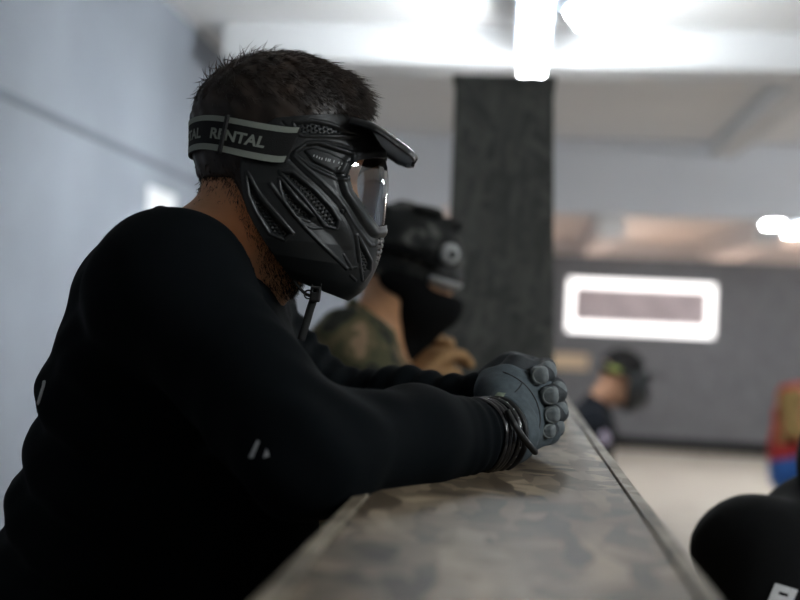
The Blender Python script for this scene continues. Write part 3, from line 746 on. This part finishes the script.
for ln_, a_, w_ in (([(289, 154), (300, 146), (315, 140), (346, 147)], -.0022, 2.2), ([(290, 160), (304, 174), (322, 190), (338, 208), (352, 232), (357, 262)], -.0020, 1.8), ([(282, 122), (287, 132), (274, 158)], -.0016, 1.4), ([(298, 137.5), (340, 138.5), (355, 141)], -.0014, 1.8)):
    D += a_ * RA * np.exp(-(line_d(q, spline(ln_, 24)) / (w_ * .8)) ** 2)
# sunken cheek between the ridges, raised lower jaw
D -= .0025 * sstep(6, -10, poly_sd(q, [(300, 214), (330, 246), (346, 266), (352, 250), (338, 228)]))
D += .0018 * np.exp(-((poly_sd(q, LENS) - 5.5) / 3.2) ** 2) * (q[:, 0] < 392)
D -= .0016 * np.exp(-((poly_sd(q, LENS) - 11.5) / 2.2) ** 2) * (q[:, 1] > 168)
for cx in (378.5, 382, 385):
    for cy in (236, 241.5, 247, 252.5, 258):
        yy = cy + (385 - cx) * .5; D -= .003 * sstep(1.7, .7, np.hypot(q[:, 0] - cx + (cy - 240) * .12, q[:, 1] - yy))
rs = np.hypot(q[:, 0] - 342, q[:, 1] - 211); D -= .0012 * np.exp(-((rs - 2.4) / .7) ** 2)
D[:] = np.clip(D, -.009, .006)
D2 = D.reshape(T, TH); D2[:, 0] = D2[:, 1]
edge = sstep(0, 8, np.arange(T))[:, None] * np.ones((1, TH)); D2 = D2 * edge
sh = half + nor * D2[:, :, None]; sh[:, 0, 1] = DM
full = np.concatenate([(sh * [1, -1, 1] + [0, 2 * DM, 0])[:, :0:-1], sh], 1); NW = full.shape[1]
lens_in = (poly_sd(q, LENS) < 0).reshape(T, TH); lens_in = np.concatenate([lens_in[:, :0:-1], lens_in], 1)
fullb = half; base_full = np.concatenate([(half * [1, -1, 1] + [0, 2 * DM, 0])[:, :0:-1], half], 1)
nfull = np.concatenate([(nor * [1, -1, 1])[:, :0:-1], nor], 1)
shell_f = []; lens_f = []
for i in range(T - 1):
    for j in range(NW - 1):
        f_ = (i * NW + j, i * NW + j + 1, (i + 1) * NW + j + 1, (i + 1) * NW + j)
        (lens_f if lens_in[i, j] and lens_in[i + 1, j + 1] and lens_in[i, j + 1] and lens_in[i + 1, j] else shell_f).append(f_)
def compact(V, Fc):
    Fc = np.asarray(Fc); u, inv = np.unique(Fc, return_inverse=True); return V[u], inv.reshape(Fc.shape)
msv, msf = compact(full.reshape(-1, 3), shell_f)
ms = fig_obj('mask_shell', msv, msf, M['maskp'], mask)
md = ms.modifiers.new('thickness', 'SOLIDIFY'); md.thickness = .0028; md.offset = 0
lv, lf = compact((base_full - nfull * .0012).reshape(-1, 3), lens_f)
fig_obj('lens', lv, lf, M['lens'], mask)
mb = bvh_of(msv, msf)
# small raised marks on the side plate
marks = []
for (x, y, h_) in ((314, 154.5, 2), (317, 155.6, 2.2), (319.5, 156.8, 2.2), (322, 157.6, 2.2), (326, 157.8, 3.), (328.3, 158.6, 2.8), (330, 158.8, 2.8), (334, 160, 2.6), (339, 161.5, 2.), (342, 162.5, 2.)):
    marks.append([(x - .55 + .3, y), (x + .55 + .3, y + .2), (x + .55 - .4, y + h_ + .2), (x - .55 - .4, y + h_)])
decal('badge', marks + [[(340, 166), (341.2, 166.4), (339, 169.6), (337.6, 169.4)]], mb, .0022, M['mark'], ms, 'small worn grey marks on the side plate', 4)
# peak
U, Vn = 60, 61
topc = spline([(349, 120.5), (356, 122), (367, 125), (379, 131), (397, 144), (411, 154.5), (413, 159)], U)
wu = np.interp(np.linspace(0, 1, U), [0, .35, .7, .88, .97, 1], [.068, .080, .074, .058, .036, .016])
Vv = np.zeros((U, Vn, 3))
for i in range(U):
    c0 = C(*topc[i], DM - wu[i]); tipk = sstep(.75, 1., i / (U - 1))
    for j, s_ in enumerate(np.linspace(-1, 1, Vn)):
        a_ = s_ * math.pi / 2
        Vv[i, j] = [c0[0] + .004 * math.cos(a_), DM + wu[i] * math.sin(a_), c0[2] + (.007 - .004 * tipk) * math.cos(a_) - .0035 * abs(s_) ** 8]
pf = [(i * Vn + j, i * Vn + j + 1, (i + 1) * Vn + j + 1, (i + 1) * Vn + j) for i in range(U - 1) for j in range(Vn - 1)]
o = fig_obj('visor', Vv.reshape(-1, 3), pf, M['visor'], mask); md = o.modifiers.new('thickness', 'SOLIDIFY'); md.thickness = .004; md.offset = 0
# head strap with its lettering
NS = 160
b_ = .0930; xa = C(284, 142, DM - b_)[0]; xb = C(191, 142, DM)[0]; aa = xa - xb
phi = np.linspace(-.10, math.pi + .10, NS)
def strap_pt(f, s, off=0.0):           # f angle, s -1..1 across
    x = xa - (aa + off) * math.sin(f) ** .9 if math.sin(f) > 0 else xa + aa * .9 * -math.sin(f); y = DM - (b_ + off) * math.copysign(abs(math.cos(f)) ** .92, math.cos(f))
    k = math.sin(f) if math.sin(f) > 0 else 0
    zmid = (1 - k) * C(0, 145, DM - b_)[2] + k * C(0, 142, DM)[2] + .0055 * math.sin(2 * f) ** 2 * (1 if 1 else 0)
    return np.array([x + s * .0085 * (1 - k), y, zmid + s * .0188])
SV = []; SFc = []; NC = 13
for f in phi:
    for s in np.linspace(-1, 1, NC): SV.append(strap_pt(f, s))
for i in range(NS - 1):
    for j in range(NC - 1): SFc.append((i * NC + j, i * NC + j + 1, (i + 1) * NC + j + 1, (i + 1) * NC + j))
so = fig_obj('strap', SV, SFc, M['strap'], mask); md = so.modifiers.new('thickness', 'SOLIDIFY'); md.thickness = .0018; md.offset = 0
def band(s0, s1, off):
    V = []; Fc = []
    for f in phi[1:-1]:
        for s in np.linspace(s0, s1, 4): V.append(strap_pt(f, s, off))
    for i in range(NS - 3):
        for j in range(3): Fc.append((i * 4 + j, i * 4 + j + 1, i * 4 + 5 + j, i * 4 + 4 + j))
    return V, Fc
o = fig_obj('stripe', *band(.66, .97, .0012), M['grey_print'], so); o['label'] = 'grey stripe along the upper edge'
o = fig_obj('stripe', *band(-.97, -.62, .0012), M['grey_print'], so); o['label'] = 'grey stripe along the lower edge'
arc = np.r_[0, np.cumsum([np.linalg.norm(strap_pt(phi[i + 1], 0) - strap_pt(phi[i], 0)) for i in range(NS - 1)])]
sp_px = proj(np.array([strap_pt(f, 0) for f in phi])); near = phi < 1.55
def arc_at(px): k = np.argsort(sp_px[near][:, 0]); return np.interp(px, sp_px[near][k, 0], arc[near][k])
tv, tf = text_mesh('RENTAL', 1.0, .034)
w0 = tv[:, 0].min(); w1 = tv[:, 0].max(); h1 = tv[:, 1].max()
s_r, s_l = arc_at(266), arc_at(211.5); span = s_l - s_r
allV = []; allF = []
for rep in range(4):
    st = s_l + rep * (span * 1.24); o0 = len(allV)
    for (x, y) in tv:
        s = st - (x - w0) / (w1 - w0) * span; f = np.interp(s, arc, phi); allV.append(strap_pt(f, -.29 + .58 * y / h1, .0013))
    allF += [tuple(i + o0 for i in f) for f in tf]
o = fig_obj('lettering', allV, allF, M['grey_print'], so, False); o['label'] = 'grey RENTAL lettering'
f0 = np.interp(arc_at(225), arc, phi)
o = fig_obj('slider', *ribbon_vf([strap_pt(f0, s, .0022) for s in np.linspace(-1.08, 1.08, 12)], strap_pt(f0 + .02, 0) - strap_pt(f0, 0), .0042, .003), M['rubber'], so)
# chin strap with side-release buckle hanging under the jaw
cs_d = DM - .05
g1 = spline([C(292, 276, cs_d), C(298, 286, cs_d - .005), C(306, 294, cs_d - .008), C(313, 296, cs_d - .01)], 20)
o = fig_obj('chin_strap', *ribbon_vf(g1, (0, 1, .2), .009, .0016), M['strap'], mask)
g2 = spline([C(315, 279, cs_d), C(316, 287, cs_d - .004), C(314.5, 296, cs_d - .008), C(310, 310, cs_d - .01), C(306, 324, cs_d - .012), C(301, 340, cs_d - .015)], 40)
o2 = fig_obj('chin_strap', *ribbon_vf(g2, (1, .2, .2), .0085, .0018), M['strap'], mask)
bk = C(315.5, 294, cs_d - .011); Rb = frame3((.96, 0, -.12), (0, 1, 0))
o3 = sdf_obj('buckle', lambda p: smax(rbox(p, bk, (.0058, .0035, .0085), Rb, .002), -rbox(p, bk + [0, -.002, .0035], (.0028, .006, .0016), Rb, .0008), .0008), bk - .014, bk + .014, .0008, M['rubber'], mask)
fig_obj('ring', *tube_vf([C(308.5, 294.5, cs_d - .012) + .0045 * np.array([math.cos(a), 0, math.sin(a)]) for a in np.linspace(0, 2 * math.pi, 20, endpoint=False)], .0009, 6, True), M['rubber'], o3)
fig_obj('ring', *tube_vf([C(316.5, 284.5, cs_d - .006) + .005 * np.array([math.cos(a), 0, math.sin(a)]) for a in np.linspace(0, 2 * math.pi, 20, endpoint=False)], .0009, 6, True), M['rubber'], o3)

# ================================================================ OTHER PLAYERS
exec_order = []
def limb(p, pts, rs, k=.03):
    d = None
    for a, b, ra, rb in zip(pts[:-1], pts[1:], rs[:-1], rs[1:]):
        q = cone(p, a, b, ra, rb); d = q if d is None else smin(d, q, k)
    return d
def head_fn(hc, fwd, up, s=1.0):
    """generic head sdf in its own axes: x forward, z up"""
    R_ = frame3(fwd, np.cross(up, fwd)); R_ = np.stack([R_[:, 0], R_[:, 1], np.cross(R_[:, 0], R_[:, 1])], 1)
    def fn(p):
        l = ((p - hc.astype(np.float32)) @ R_.astype(np.float32)) / s
        d = ell(l, (0, 0, .02), (.098, .075, .095)); d = smin(d, ell(l, (.045, 0, -.04), (.045, .058, .075)), .03)
        d = smin(d, cone(l, (.0, 0, -.06), (.06, 0, -.095), .045, .028, (0, 1, 0), 1.3), .03)
        d = smin(d, cone(l, (.088, 0, -.005), (.105, 0, -.035), .009, .012), .015)
        d = smin(d, ell(l, (.094, 0, -.068), (.010, .024, .008)), .01)
        for sg in (-1, 1):
            d = smin(d, ell(l, (-.005, sg * .077, -.01), (.02, .008, .032)), .008); d = smax(d, -ell(l, (.098, sg * .032, .0), (.014, .016, .010)), .01)
        return d * s
    return fn, R_
def hand_fn(w, dirv, palm_n, curl=.8, s=1.0):
    """simple five-fingered hand: w wrist, dirv along the hand, palm_n the palm side"""
    R_ = frame3(dirv, palm_n); x, n, b = R_[:, 0], R_[:, 1], R_[:, 2]
    def fn(p):
        d = rbox(p, w + x * .045 * s, np.array((.05, .014, .042)) * s, R_, .013 * s)
        for i, (o, L) in enumerate(((-.031, .9), (-.010, 1.), (.011, .95), (.031, .75))):
            k = w + x * .092 * s + b * o * s; a1 = k + (x * math.cos(curl) + n * math.sin(curl)) * .042 * L * s; a2 = a1 + (x * math.cos(2.1 * curl) + n * math.sin(2.1 * curl)) * .03 * L * s
            d = smin(d, np.minimum(cone(p, k, a1, .011 * s, .010 * s), cone(p, a1, a2, .010 * s, .0085 * s)), .006)
        t0 = w + x * .03 * s - b * .035 * s; t1 = t0 + (x * .7 - b * .5 + n * .5) * .04 * s; t2 = t1 + (x * .8 + n * .5 + b * .2) * .03 * s
        return smin(d, np.minimum(cone(p, t0, t1, .014 * s, .012 * s), cone(p, t1, t2, .012 * s, .010 * s)), .01)
    return fn

# ---------- camouflaged man, leaning on the same barricade behind the first
Dc = 2.28
hc = C(404, 270, Dc); fw = np.array([.96, -.05, -.26]); up = np.array([.26, 0, .96])
hfn, HR = head_fn(hc, fw, up, 1.0)
sh1, el1, wr1 = C(348, 352, 2.12), C(376, 404, 2.06), C(402, 384, 2.20)
sh2, el2, wr2 = C(394, 356, 2.46), C(418, 402, 2.48), C(432, 390, 2.36)
ch, wa = C(376, 410, 2.30), C(328, 500, 2.30)
hp1, hp2 = C(312, 560, 2.20), C(312, 560, 2.40)
cw1, cw2 = toW([hp1])[0], toW([hp2])[0]
an1, an2 = toC([(cw1[0] - .05, cw1[1] - .03, .10)])[0], toC([(cw2[0] - .15, cw2[1] + .04, .10)])[0]
person2 = thing('person', (cw1[0], cw1[1] + .1, 0), 'man in woodland camouflage jacket and dark helmet, hand at his chin', 'person')
def c_torso(p):
    d = cone(p, ch, wa, .128, .12, (0, 1, 0), 1.4); d = smin(d, cone(p, sh1, sh2, .078, .074), .06); d = smin(d, cone(p, C(372, 338, 2.30), (sh1 + sh2) / 2, .07, .08), .06)
    d = smin(d, limb(p, (sh1, el1, wr1), (.075, .056, .04)), .04); return smin(d, limb(p, (sh2, el2, wr2), (.072, .056, .04)), .04)
def c_neck(p): return cone(p, C(392, 300, Dc), C(374, 342, Dc), .060, .066)
def c_legs(p, o=0):
    d = cone(p, wa, C(312, 555, 2.30), .112 + o, .125 + o, (0, 1, 0), 1.3)
    for a_, b_2 in ((hp1, an1), (hp2, an2)): d = smin(d, limb(p, (a_, (a_ + b_2) / 2 + [.03, 0, 0], b_2), (.09 + o, .062 + o, .042 + o)), .03)
    return d
hand2 = hand_fn(wr1 + np.array([.01, .0, .0]), (.55, .25, .5), (.5, .3, -.7), .7)
hand3 = hand_fn(wr2 + np.array([.0, 0, 0]), (.12, -.2, .97), (-.3, -.9, -.1), .7)
clo, chi = bounds([sh1, el1, wr1, sh2, el2, wr2, an1, an2, hp1, C(410, 205, Dc), C(470, 300, Dc)], .17)
sdf_obj('body', lambda p: np.minimum(smin(smin(hfn(p), c_neck(p), .02), smin(c_torso(p), c_legs(p), .02) + .014, .015), np.minimum(hand2(p), hand3(p)) + .004), clo, chi, .011, M['skin'], person2)
cut2 = C(312, 585, 2.30)[2]
def c_jacket(p):
    nk = c_neck(p); pl = (p - C(358, 322, Dc)) @ (np.array([.62, 0, .78]))
    d = smax(c_torso(p) + folds(p, 26, .005, .8), np.where(nk < .03, pl - .02, -1), .01)
    col = np.maximum(np.abs(nk - .012) - .008, np.abs(pl - .005) - .03); d = smin(d, col, .01)
    for w_, e_ in ((wr1, el1), (wr2, el2)):
        a_ = (w_ - e_) / np.linalg.norm(w_ - e_); t_ = (p - w_) @ a_; d = np.maximum(d, np.where(np.linalg.norm(p - w_, axis=1) < .1, t_ - .005, -1))
    return np.maximum(d, cut2 - p[:, 2])
sdf_obj('jacket', c_jacket, clo, chi, .008, M['camo'], person2)
sdf_obj('trousers', lambda p: np.maximum(c_legs(p, .008), p[:, 2] - cut2 - .03), clo, C(500, 540, 2.6) + [0, .3, 0], .013, M['camo'], person2)
for a_ in (an1, an2):
    f0 = a_ + [0, 0, -.055]; sdf_obj('boot', lambda p: smin(cone(p, f0 + [-.04, 0, 0], f0 + [.15, 0, -.008], .045, .036), cone(p, f0, a_ + [0, 0, .08], .05, .055), .03), f0 - .2, f0 + .27, .012, M['rubber'], person2)
g_ = sdf_obj('glove', hand2, wr1 - .15, wr1 + .2, .004, M['tanglove'], person2); g_['label'] = 'tan glove held at the chin'
g_ = sdf_obj('glove', hand3, wr2 - .15, wr2 + .2, .004, M['tanglove'], person2); g_['label'] = 'tan glove of the far hand'
# his helmet, lower-face mask and goggles move together
helm = thing('helmet_mask', tuple(toW([hc])[0]), 'dark camouflage helmet with goggles and black lower-face mask on the camouflaged man', 'helmet')
def hl_(p): return (p - hc.astype(np.float32)) @ HR.astype(np.float32)
def helmet(p):
    l = hl_(p); d = ell(l, (-.008, 0, .035), (.122, .098, .10)); d = smax(d, -ell(l, (-.008, 0, .028), (.108, .085, .092)), .006)
    d = smax(d, -(l[:, 2] + .025 - .12 * l[:, 0]), .01)
    d = smin(d, cone(l, (.05, -.097, .045), (-.08, -.085, .025), .007, .007), .006); d = smin(d, cone(l, (.05, .097, .045), (-.08, .085, .025), .007, .007), .006)
    for a_ in ((.02, -.055, .125), (-.06, -.05, .105), (-.03, .03, .13), (.065, -.02, .115)): d = smin(d, ell(l, a_, (.03, .024, .012)), .012)
    return d + .002 * np.sin(90 * l[:, 0]) * np.sin(80 * l[:, 1] + 50 * l[:, 2])
sdf_obj('helmet_shell', helmet, hc - .19, hc + .19, .005, M['camo_dark'], helm)
def hq_(x, y, z): return hc + HR @ np.array([x, y, z])
sgn = -1 if hq_(0, -.1, 0)[1] < hc[1] else 1
k0 = hq_(.082, sgn * .078, .052); k1 = hq_(.089, sgn * .090, .052)
fig_obj('knob', *tube_vf([k0, k0 + (k1 - k0) * .5, k1], [.021, .021, .017], 20), M['mark'], helm)
fig_obj('knob_center', *tube_vf([k1, k1 + (k1 - k0) * .15], [.009, .008], 14), M['rubber'], helm)
fig_obj('strap', *ribbon_vf(spline([hq_(.07, sgn * .088, .025), hq_(.0, sgn * .108, .035), hq_(-.08, sgn * .085, .03), hq_(-.128, 0, .03), hq_(-.08, -sgn * .085, .03), hq_(.0, -sgn * .108, .035), hq_(.07, -sgn * .088, .025)], 50), HR[:, 2], .022, .004), M['blackcloth'], helm)
def gogg(p):
    l = hl_(p); d = ell(l, (.07, 0, .012), (.055, .082, .034)); return smax(d, -ell(l, (.04, 0, .012), (.058, .07, .028)), .004)
sdf_obj('goggle_frame', gogg, hc - .15, hc + .15, .004, M['rubber'], helm)
sdf_obj('goggle_lens', lambda p: smax(smax(ell(hl_(p), (.070, 0, .008), (.059, .0865, .034)), -(hl_(p)[:, 0] - .055), .003), hl_(p)[:, 2] - .002, .003), hc - .15, hc + .15, .003, M['goggle'], helm)  # cut to a low band, its pale colour standing for glare
def lowmask(p):
    l = hl_(p); d = ell(l, (.056, 0, -.062), (.072, .078, .066)); d = smin(d, ell(l, (.105, 0, -.05), (.03, .035, .03)), .03)
    d = smin(d, ell(l, (.005, sgn * .062, -.02), (.05, .03, .035)), .02); d = smin(d, cone(l, (.05, 0, -.1), (.05, 0, -.17), .045, .042), .03)
    return smax(d, l[:, 2] + .026 * sstep(.03, .08, l[:, 0]), .008)
sdf_obj('face_mask', lowmask, hc - .2, hc + .2, .005, M['blackcloth'], helm)

# ---------- crouching man in the middle distance
Db = 5.0
def simple_person(name_label, hc, fw, up, joints, cloth, legcloth, skinm, hh=.016, sleeve=True):
    ch, wa, s1, e1, w1, s2, e2, w2, h1, k1, a1, h2, k2, a2, nb = joints
    fn, R_ = head_fn(hc, fw, up)
    base = toW([(a1 + a2) / 2])[0] * np.array([1, 1, 0])
    pr_ = thing('person', tuple(base), name_label, 'person')
    def top(p):
        d = cone(p, ch, wa, .125, .118, np.array(s2) - np.array(s1), 1.4); d = smin(d, cone(p, s1, s2, .072, .072), .05); d = smin(d, cone(p, nb, ch, .06, .09), .05)
        d = smin(d, limb(p, (s1, e1, w1), (.07, .05, .036)), .03); return smin(d, limb(p, (s2, e2, w2), (.07, .05, .036)), .03)
    def leg(p, o=0):
        d = cone(p, h1, h2, .105 + o, .105 + o); d = smin(d, cone(p, wa, (h1 + h2) / 2, .11 + o, .11 + o), .04)
        d = smin(d, limb(p, (h1, k1, a1), (.09 + o, .06 + o, .042 + o)), .03); return smin(d, limb(p, (h2, k2, a2), (.09 + o, .06 + o, .042 + o)), .03)
    neckf = lambda p: cone(p, hc + R_ @ np.array([-.03, 0, -.05]), nb, .056, .06)
    hA, hB = hand_fn(w1, np.array(w1) - e1, (0, 0, -1), .6), hand_fn(w2, np.array(w2) - e2, (0, 0, -1), .6)
    lo, hi = bounds([ch, wa, s1, e1, w1, s2, e2, w2, h1, k1, a1, h2, k2, a2, hc], .2)
    sdf_obj('body', lambda p: smin(np.minimum(np.minimum(smin(fn(p), neckf(p), .02), hA(p)), hB(p)), smin(top(p), leg(p), .02) + .014, .015), lo, hi, .013, skinm, pr_)
    mid = np.array(wa); axb = (mid - (h1 + h2) / 2); axb = axb / np.linalg.norm(axb); hem = (h1 + h2) / 2 + axb * .01
    lo_ = lo.copy()
    def jacket(p):
        d = top(p) + folds(p, 22, .005); nk = neckf(p); ax = (np.array(hc) - nb); ax = ax / np.linalg.norm(ax); d = smax(d, np.where(nk < .02, (p - nb) @ ax - .03, -1), .01)
        if not sleeve:
            for s_, e_ in ((s1, e1), (s2, e2)):
                a_ = (np.array(e_) - s_); L_ = np.linalg.norm(a_); a_ = a_ / L_; t_ = (p - s_) @ a_; r_ = np.linalg.norm(p - s_ - t_[:, None] * a_, axis=1); d = np.maximum(d, np.where((r_ < .10) & (t_ > L_ * .5), t_ - L_ * .85, -1))
        else:
            for e_, w_ in ((e1, w1), (e2, w2)):
                a_ = (np.array(w_) - e_); a_ = a_ / np.linalg.norm(a_); d = np.maximum(d, np.where(np.linalg.norm(p - w_, axis=1) < .08, (p - w_) @ a_, -1))
        return d
    jo = sdf_obj('shirt', jacket, lo, hi, .011, cloth, pr_)
    sdf_obj('trousers', lambda p: leg(p, .008), lo, hi, .013, legcloth, pr_)
    for a_, k_ in ((a1, k1), (a2, k2)):
        f0 = np.array(a_) + [0, 0, -.045]; dv = np.array(fw) * [1, 1, 0]; dv = dv / np.linalg.norm(dv)
        sdf_obj('shoe', lambda p: smin(cone(p, f0 - dv * .05, f0 + dv * .15, .042, .034), cone(p, f0, np.array(a_) + [0, 0, .03], .046, .05), .03), f0 - .24, f0 + .24, .012, M['rubber'], pr_)
    return pr_, R_, jo, jacket, fn
fz_ = lambda px, d, dz=.095: toC([toW([C(px, 420, d)])[0] * np.array([1, 1, 0]) + np.array([0, 0, dz])])[0]
hb = C(621, 378, Db)
a1, a2 = fz_(585, 4.85), fz_(615, 5.2)
J = (C(588, 432, Db), C(578, 480, Db), C(594, 426, 4.86), C(598, 482, 4.82), C(612, 512, 4.82), C(592, 422, 5.18), C(604, 475, 5.22), C(618, 510, 5.15),
     C(568, 512, 4.90), C(612, 545, 4.84), a1, C(568, 512, 5.10), C(618, 530, 5.2), a2, C(598, 404, Db))
p3, R3_, jo3, jk3, hf3 = simple_person('crouching man in black T-shirt with a dark mask, beyond the far edge of the barricade', hb, np.array([.93, -.1, -.34]), np.array([.34, 0, .93]), J, M['navy'], M['trousers'], M['skin_tan'], sleeve=False)
bt = bvh_of(*sdf_mesh(jk3, *bounds([J[2], J[3]], .12), .012))
decal('print', [[(599, 434), (606, 430), (611, 440), (604, 445)], [(608, 439), (615, 441), (616, 449), (610, 450)]], bt, .004, M['lilac'], jo3, 'pale lilac print on the sleeve', 6)
mk = thing('paintball_mask', tuple(toW([hb])[0]), 'dark paintball mask with a yellow-green strap patch on the crouching man', 'mask')
lb3 = lambda p: (p - hb.astype(np.float32)) @ R3_.astype(np.float32)
def mshell(p):
    l = lb3(p); d = ell(l, (.045, 0, -.03), (.105, .095, .115)); d = smax(d, -ell(l, (.03, 0, -.02), (.095, .083, .105)), .005); d = smax(d, -(l[:, 0] - .02 + .25 * l[:, 2]), .01)
    d = smax(d, -ell(l, (.13, 0, .012), (.07, .075, .028)), .006)
    return smin(d, rbox(l, np.array((.125, 0, .062)), (.05, .075, .006), np.eye(3), .005), .02)
sdf_obj('mask_shell', mshell, hb - .22, hb + .22, .007, M['maskp'], mk)
sdf_obj('lens', lambda p: smax(smax(ell(lb3(p), (.045, 0, -.03), (.100, .090, .110)), -ell(lb3(p), (.042, 0, -.03), (.095, .085, .105)), .002), ell(lb3(p), (.13, 0, .012), (.08, .08, .032)), .004), hb - .2, hb + .2, .005, M['lens'], mk)
hB = lambda x, y, z: hb + R3_ @ np.array([x, y, z])
sg3 = -1 if hB(0, -.1, 0)[1] < hb[1] else 1
spts = spline([hB(.04, sg3 * .088, .02), hB(-.03, sg3 * .088, .025), hB(-.09, sg3 * .05, .02), hB(-.108, 0, .02), hB(-.09, -sg3 * .05, .02), hB(-.03, -sg3 * .088, .025), hB(.04, -sg3 * .088, .02)], 60)
so3 = fig_obj('strap', *ribbon_vf(spts, R3_[:, 2], .036, .003), M['strap'], mk)
fig_obj('strap_patch', *ribbon_vf(spts[9:19] + (spts[9:19] - hb) * .03, R3_[:, 2], .024, .002), M['lime'], so3)
def hair3(p):
    l = lb3(p); return smax(ell(l, (-.008, 0, .035), (.105, .084, .098)), -(l[:, 2] - .02 + .35 * (l[:, 0])) , .01) + .003 * np.sin(140 * l[:, 0]) * np.sin(120 * l[:, 1])
sdf_obj('hair', hair3, hb - .2, hb + .2, .007, M['hair_black'], p3)

# ---------- man in red at the right edge
Dr = 6.2
hr = C(836, 352, Dr); a1, a2 = fz_(800, 6.0), fz_(830, 6.4)
J = (C(796, 420, Dr), C(790, 452, Dr), C(791, 398, 5.99), C(792, 430, 5.9), C(822, 444, 5.75), C(806, 394, 6.41), C(840, 420, 6.5), C(862, 410, 6.35),
     C(792, 474, 6.1), C(816, 470, 5.95), a1, C(792, 474, 6.3), C(835, 470, 6.4), a2, C(822, 380, Dr))
p4, R4, jo4, jk4, hf4 = simple_person('crouching person in red top with ochre side and blue trousers, far right', hr, np.array([.95, -.2, -.2]), np.array([.2, 0, .95]), J, M['red'], M['blue'], M['skin'])
b4 = bvh_of(*sdf_mesh(jk4, *bounds([J[0], J[1], J[2], J[3], J[4]], .2), .011))
decal('side_panel', [[(779, 391), (806, 386), (806, 443), (777, 444)]], b4, .004, M['olive'], jo4, 'ochre side of the top', 14)
sdf_obj('hair', lambda p: smax(ell((p - hr.astype(np.float32)) @ R4.astype(np.float32), (-.01, 0, .035), (.104, .083, .095)), -(((p - hr.astype(np.float32)) @ R4.astype(np.float32))[:, 2] - .02), .01), hr - .2, hr + .2, .008, M['hair'], p4)

# ---------- player crouching close on the right of the barricade, only the shoulder in view
Dn = 1.62
hn_ = C(875, 470, Dn); a1, a2 = fz_(790, 1.55), fz_(850, 1.8)
J = (C(800, 600, Dn + .02), C(800, 740, Dn + .03), C(752, 553, Dn - .10), C(762, 690, 1.45), C(900, 700, 1.40), C(880, 526, 1.80), C(930, 680, 1.84), C(960, 720, 1.7),
     C(770, 830, 1.56), C(880, 800, 1.50), a1, C(800, 830, 1.72), C(910, 800, 1.75), a2, C(832, 516, Dn))
p5, R5, jo5, jk5, hf5 = simple_person('black-clad player crouching close by, only a shoulder showing at bottom right', hn_, np.array([.75, .5, -.4]), np.array([.3, .2, .93]), J, M['blackcloth'], M['trousers'], M['skin'])
sdf_obj('hood', lambda p: smax(ell((p - hn_.astype(np.float32)) @ R5.astype(np.float32), (-.012, 0, .01), (.118, .095, .125)), -ell((p - hn_.astype(np.float32)) @ R5.astype(np.float32), (.03, 0, -.01), (.115, .085, .115)), .008), hn_ - .2, hn_ + .2, .008, M['blackcloth'], p5)
b5 = bvh_of(*sdf_mesh(jk5, *bounds([C(690, 480, Dn), C(900, 680, Dn)], .25), .008))
tv, tf = text_mesh('FI', 1.0, .05, .1); V = []; ca, sa = math.cos(.30), math.sin(.30)
for (x, y) in tv:
    X, Y = x * 36, -y * 36; h, nn = cast(b5, 764 + X * ca - Y * sa, 607 + X * sa + Y * ca); V.append(h + (-h / np.linalg.norm(h)) * .003 if h is not None else np.zeros(3))
fig_obj('print', V, tf, M['white_print'], jo5, False)['label'] = 'white lettering on the shirt'

# ================================================================ LIGHT
w = bpy.data.worlds.new('world'); scn.world = w; w.use_nodes = True
w.node_tree.nodes['Background'].inputs[0].default_value = (.75, .87, 1.0, 1); w.node_tree.nodes['Background'].inputs[1].default_value = .05
fix(None)
scn.view_settings.view_transform = 'Standard'; scn.view_settings.look = 'None'; scn.view_settings.gamma = 1; scn.view_settings.use_curve_mapping = False
scn.view_settings.exposure = 1.8
scn.cycles.use_denoising = True
